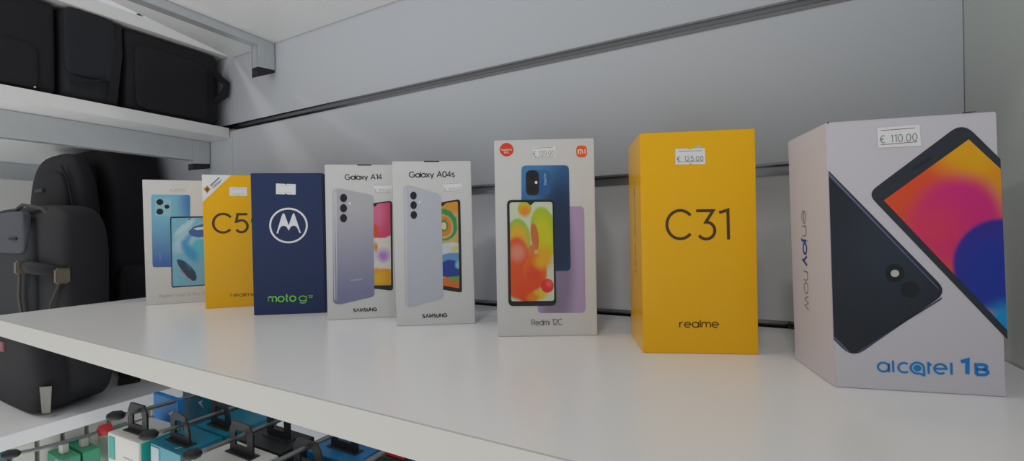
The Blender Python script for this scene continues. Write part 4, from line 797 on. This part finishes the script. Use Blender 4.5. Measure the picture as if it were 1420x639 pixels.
hook('peg hook through the tab of the white pack with turquoise window', -0.682, 0.243, -0.1285, -0.139)
hook('peg hook through the tabs of the teal packs', -0.600, 0.243, -0.1355, -0.142)
hook('peg hook through the tabs of the white-topped and black packs', -0.508, 0.243, -0.1370, -0.142)
hook('peg hook through the tab of the blue pack under the long shelf', -0.408, 0.235, -0.1300, -0.142)
hook('long peg hook over the green packs, below the lower far-left shelf', -0.86, 0.196, -0.1945, -0.213, 'peg hooks below the lower far-left shelf')
def hang_tab(t, x, y, z, w=0.044, h=0.036, kind=0):
    """black plastic hanger: base plate stuck on the carton and an upright eye"""
    bm = bmesh.new(); th = 0.0022
    if kind == 0: out = [(-w/2, 0), (w/2, 0), (w/2, h * 0.72), (w * 0.36, h), (-w * 0.36, h), (-w/2, h * 0.72)]
    else: out = [(-w/2, 0), (w/2, 0), (w/2 * 0.92, h * 0.45), (w * 0.30, h * 0.9), (-w * 0.12, h), (-w/2 * 0.95, h * 0.86)]
    cx, cz = 0.0, h * 0.5
    inn = [(cx + (px - cx) * 0.52, cz + (pz - cz) * 0.5) for px, pz in out]
    A = [[bm.verts.new((px, s, pz)) for px, pz in out] for s in (-th/2, th/2)]
    B = [[bm.verts.new((px, s, pz)) for px, pz in inn] for s in (-th/2, th/2)]
    n = len(out)
    for i in range(n):
        j = (i + 1) % n
        bm.faces.new((A[0][i], A[0][j], B[0][j], B[0][i])); bm.faces.new((A[1][i], B[1][i], B[1][j], A[1][j]))
        bm.faces.new((A[0][i], A[1][i], A[1][j], A[0][j])); bm.faces.new((B[0][i], B[0][j], B[1][j], B[1][i]))
    bx(bm, -w/2 - 0.002, w/2 + 0.002, -0.006, 0.006, -0.0002, 0.0014, 0.0004)
    for v in bm.verts: v.co += Vector((x, y, z))
    return obj('hang_tab', bm, 'blackplastic', t)
PG = 'packs hanging under the long shelf'
def pack(label, x0, x1, y0, y1, ztop, h, side, front=None, tabs=(), tabkind=0, group=PG, cat='hanging pack', rot=0.0):
    ox, oy = (x0 + x1) / 2, (y0 + y1) / 2
    t = thing('hanging_pack', label, cat, (ox, oy, ztop - h), rot, group)
    bm = bmesh.new(); bx(bm, x0 - ox, x1 - ox, y0 - oy, y1 - oy, 0, h, 0.0008, 2); obj('carton', bm, side, t)
    if front:
        bm = bmesh.new(); bx(bm, x0 - ox + 0.0012, x1 - ox - 0.0012, y0 - oy - 0.0003, y0 - oy + 0.0006, 0.001, h - 0.0012); obj('front_panel', bm, front, t)
    for ty in tabs: hang_tab(t, 0, ty - oy, h, kind=tabkind)
    return t
ZT = -0.158
t = pack('white pack with turquoise window, first under the long shelf', -0.722, -0.648, 0.246, 0.294, ZT, 0.11, 'whitecard', tabs=(0.262,), rot=radians(3))
bm = bmesh.new(); bx(bm, -0.0335, -0.020, -0.0248, -0.0235, 0.078, 0.106); obj('window_print', bm, 'tealgreen', t)
bm = bmesh.new()
for z in (0.085, 0.078): ribbon(bm, [(0.0, z), (0.022, z)], 0.0012, -0.0243)
for z in (0.06,): ribbon(bm, [(-0.034, z), (0.03, z)], 0.0006, -0.0243)
obj('front_print', bm, 'paleink', t)
bm = bmesh.new(); bx(bm, 0.0366, 0.0374, -0.022, 0.022, 0.002, 0.108); obj('side_print', bm, 'tealgreen', t)
bb = pack('bright blue hang card behind the white pack with turquoise window', -0.740, -0.671, 0.301, 0.308, -0.130, 0.12, 'bluecard')
bm = bmesh.new(); flat(bm, [(0.008, 0.098), (0.022, 0.104), (0.017, 0.098), (0.024, 0.092)], -0.0039); obj('punch_slot', bm, 'whitecard', bb)
for i, y in enumerate((0.332, 0.354, 0.378)):
    lab = ('dark teal hang card just behind the bright blue one', 'dark teal hang card, second behind the bright blue one', 'dark teal hang card nearest the wall, third behind the bright blue one')[i]
    bb = pack(lab, -0.728 + 0.002 * i, -0.660 + 0.002 * i, y, y + 0.007, -0.124, 0.12, mat('dark_teal_card', rgb(14, 112, 132), 0.4))
    bm = bmesh.new(); flat(bm, [(0.008, 0.098), (0.022, 0.104), (0.017, 0.098), (0.024, 0.092)], -0.0039); obj('punch_slot', bm, 'whitecard', bb)
t = pack('teal pack nearest the viewer, right of the white pack with turquoise window', -0.638, -0.567, 0.256, 0.302, ZT, 0.11, 'teal', 'tealfront', (0.272,), 1)
bm = bmesh.new(); bx(bm, -0.0325, -0.014, -0.0242, -0.023, 0.086, 0.106); bx(bm, -0.0325, -0.0215, -0.0242, -0.023, 0.06, 0.083); obj('front_print', bm, mat('pale_print', rgb(186, 208, 214), 0.4), t)
bm = bmesh.new(); ribbon(bm, [(0.012 + 0.004 * cos(a * 0.35), 0.004 * sin(a * 0.35) - 0.004) for a in range(-5, 6)], 0.0014, 0.0)
for v in bm.verts: v.co = Vector((v.co.x, v.co.z - 0.01, 0.1102))
obj('top_print', bm, 'whiteink', t)
pack('teal pack standing right behind the front teal one', -0.638, -0.567, 0.304, 0.372, ZT, 0.11, 'teal', None, (0.318,), 1)
t = pack('white-topped pack under the long shelf, right of the teal packs', -0.546, -0.462, 0.256, 0.304, ZT, 0.11, 'whitecard', None, (0.288,))
t = pack('black pack behind the white-topped one, under the long shelf', -0.543, -0.463, 0.306, 0.352, ZT, 0.11, 'blackcard', None, (0.332,))
t = pack('blue pack under the long shelf, right of the black one', -0.446, -0.370, 0.328, 0.392, ZT - 0.002, 0.11, 'blue', None, (0.35,))
t = pack('dark pack hanging in front of the blue one, at the photo edge', -0.446, -0.372, 0.262, 0.322, ZT - 0.006, 0.11, 'blackcard', None, (0.302,))
t = pack('small pack with red top, right of the blue pack', -0.362, -0.318, 0.352, 0.392, ZT, 0.09, 'blackcard', None, ())
bm = bmesh.new(); bx(bm, -0.012, 0.014, -0.014, 0.014, 0.0895, 0.094, 0.001); obj('lid', bm, 'redplastic', t)
hook('peg hook above the small red-topped pack', -0.336, 0.30, -0.140, -0.145)

SG = 'small packs below the lower far-left shelf'
ord_ = ('teal-faced, nearest the viewer', 'second from the viewer', 'third from the viewer', 'fourth from the viewer', 'fifth from the viewer', 'sixth from the viewer',
        'seventh from the viewer', 'eighth from the viewer', 'ninth from the viewer', 'last, nearest the wall')
for i in range(10):
    y = 0.176 + 0.0265 * i
    t = pack('small white pack below the lower far-left shelf, ' + ord_[i], -0.985, -0.898, y, y + 0.0215, -0.197 - 0.002 * (i % 2), 0.06,
             mat('teal_small_carton', rgb(24, 140, 140), 0.4) if i == 0 else 'whitecard', None, (), group=SG)
    if i in (3, 5):
        bm = bmesh.new(); bx(bm, 0.0430, 0.0438, -0.008, 0.009, 0.028, 0.046); obj('side_print', bm, 'tealgreen', t)
    if i in (7, 8):
        bm = bmesh.new(); bx(bm, 0.0430, 0.0438, -0.009, 0.009, 0.02, 0.056); obj('side_print', bm, mat('khaki_print', rgb(170, 164, 130), 0.5), t)
hook('peg hook carrying the row of small white packs below the lower far-left shelf', -0.945, 0.165, -0.182, -0.187, 'peg hooks below the lower far-left shelf')
for i in range(2):
    y = 0.236 + 0.0215 * i
    t = pack(('green pack on the long peg hook, nearer the viewer', 'green pack on the long peg hook, behind its green twin')[i], -0.897, -0.842, y, y + 0.019, -0.219, 0.06, 'green', None, (), group=SG)
    bm = bmesh.new(); bx(bm, -0.006, 0.006, -0.004, 0.004, 0.06, 0.074, 0.001); obj('hang_tab', bm, 'whitecard', t)
    bm = bmesh.new(); bx(bm, 0.004, 0.011, -0.0100, -0.0090, 0.03, 0.056); obj('front_print', bm, 'whitecard', t)
t = pack('white pack behind the green packs on the long peg hook', -0.895, -0.838, 0.292, 0.33, -0.220, 0.06, 'whitecard', None, (), group=SG)
bm = bmesh.new(); tube(bm, [(0, -0.008, 0), (0, -0.006, 0), (0, 0.006, 0), (0, 0.008, 0)], 0.0085, 14, radii=[0.005, 0.0085, 0.0085, 0.005])
o = obj('price_stopper', bm, 'redplastic', None, True); o.location = (-0.86, 0.288, -0.2015)
tag(o, 'red stopper threaded on the long peg hook behind the green packs', 'stopper')

# ------------------------------------------------------------------ light: shop ceiling lamps out in the aisle, soft bounce all round
w = bpy.data.worlds.new('shop'); SC.world = w; w.use_nodes = True
WN, WL = w.node_tree.nodes, w.node_tree.links; bg = WN['Background']
tc = WN.new('ShaderNodeTexCoord'); sp = WN.new('ShaderNodeSeparateXYZ'); WL.new(tc.outputs['Generated'], sp.inputs[0])
ramp = WN.new('ShaderNodeValToRGB'); mr = WN.new('ShaderNodeMapRange')       # bright tiled floor below, shop at eye level, plain ceiling above
mr.inputs['From Min'].default_value = -1; WL.new(sp.outputs['Z'], mr.inputs['Value']); WL.new(mr.outputs[0], ramp.inputs['Fac'])
cr = ramp.color_ramp
cr.elements[0].position = 0.30; cr.elements[1].position = 0.75
for e, v in zip(cr.elements, (AMB[0], AMB[2])): e.color = (v * 0.99, v, v * 0.985, 1)
e = cr.elements.new(0.52); e.color = (AMB[1] * 0.98, AMB[1], AMB[1] * 1.02, 1)
mx = WN.new('ShaderNodeMapRange'); mx.inputs['From Min'].default_value = -1; mx.inputs['To Min'].default_value = AMB[3]; mx.inputs['To Max'].default_value = AMB[4]
WL.new(sp.outputs['X'], mx.inputs['Value']); WL.new(ramp.outputs['Color'], bg.inputs['Color']); WL.new(mx.outputs[0], bg.inputs['Strength'])
def lamp(name, loc, size, power, aim, col=(1, 0.98, 0.95)):
    l = bpy.data.lights.new(name, 'AREA'); l.shape = 'RECTANGLE'; l.size, l.size_y = size; l.energy = power; l.color = col
    o = bpy.data.objects.new(name, l); COL.objects.link(o); o.location = loc
    o.rotation_euler = (Vector(aim) - Vector(loc)).to_track_quat('-Z', 'Y').to_euler()
    return o
for x, y, pw in LAMPS:
    lamp('ceiling_lamp', (x, y, 1.2), (0.14, 0.08), pw, (x, y + 0.001, 0), (1, 0.985, 0.96))

# ------------------------------------------------------------------ camera
cam = bpy.data.cameras.new('camera'); co = bpy.data.objects.new('camera', cam); COL.objects.link(co)
cam.sensor_fit = 'HORIZONTAL'; cam.sensor_width = 36.0; cam.lens = 587.77 * 36 / 1420
cam.clip_start = 0.01; cam.clip_end = 50
yaw, pitch, roll = radians(27.36), radians(-0.128), radians(-1.037)
fw = Vector((-sin(yaw) * cos(pitch), cos(yaw) * cos(pitch), sin(pitch))); rt = Vector((cos(yaw), sin(yaw), 0)); up = rt.cross(fw)
r2 = rt * cos(roll) + up * sin(roll); u2 = -rt * sin(roll) + up * cos(roll)
m = Matrix((r2, u2, -fw)).transposed().to_4x4(); m.translation = Vector((0, 0, 0.0945))
co.matrix_world = m; SC.camera = co
vs = SC.view_settings
vs.view_transform = 'Standard'; vs.look = 'None'; vs.gamma = 1.0; vs.exposure = EXPO; vs.use_curve_mapping = False
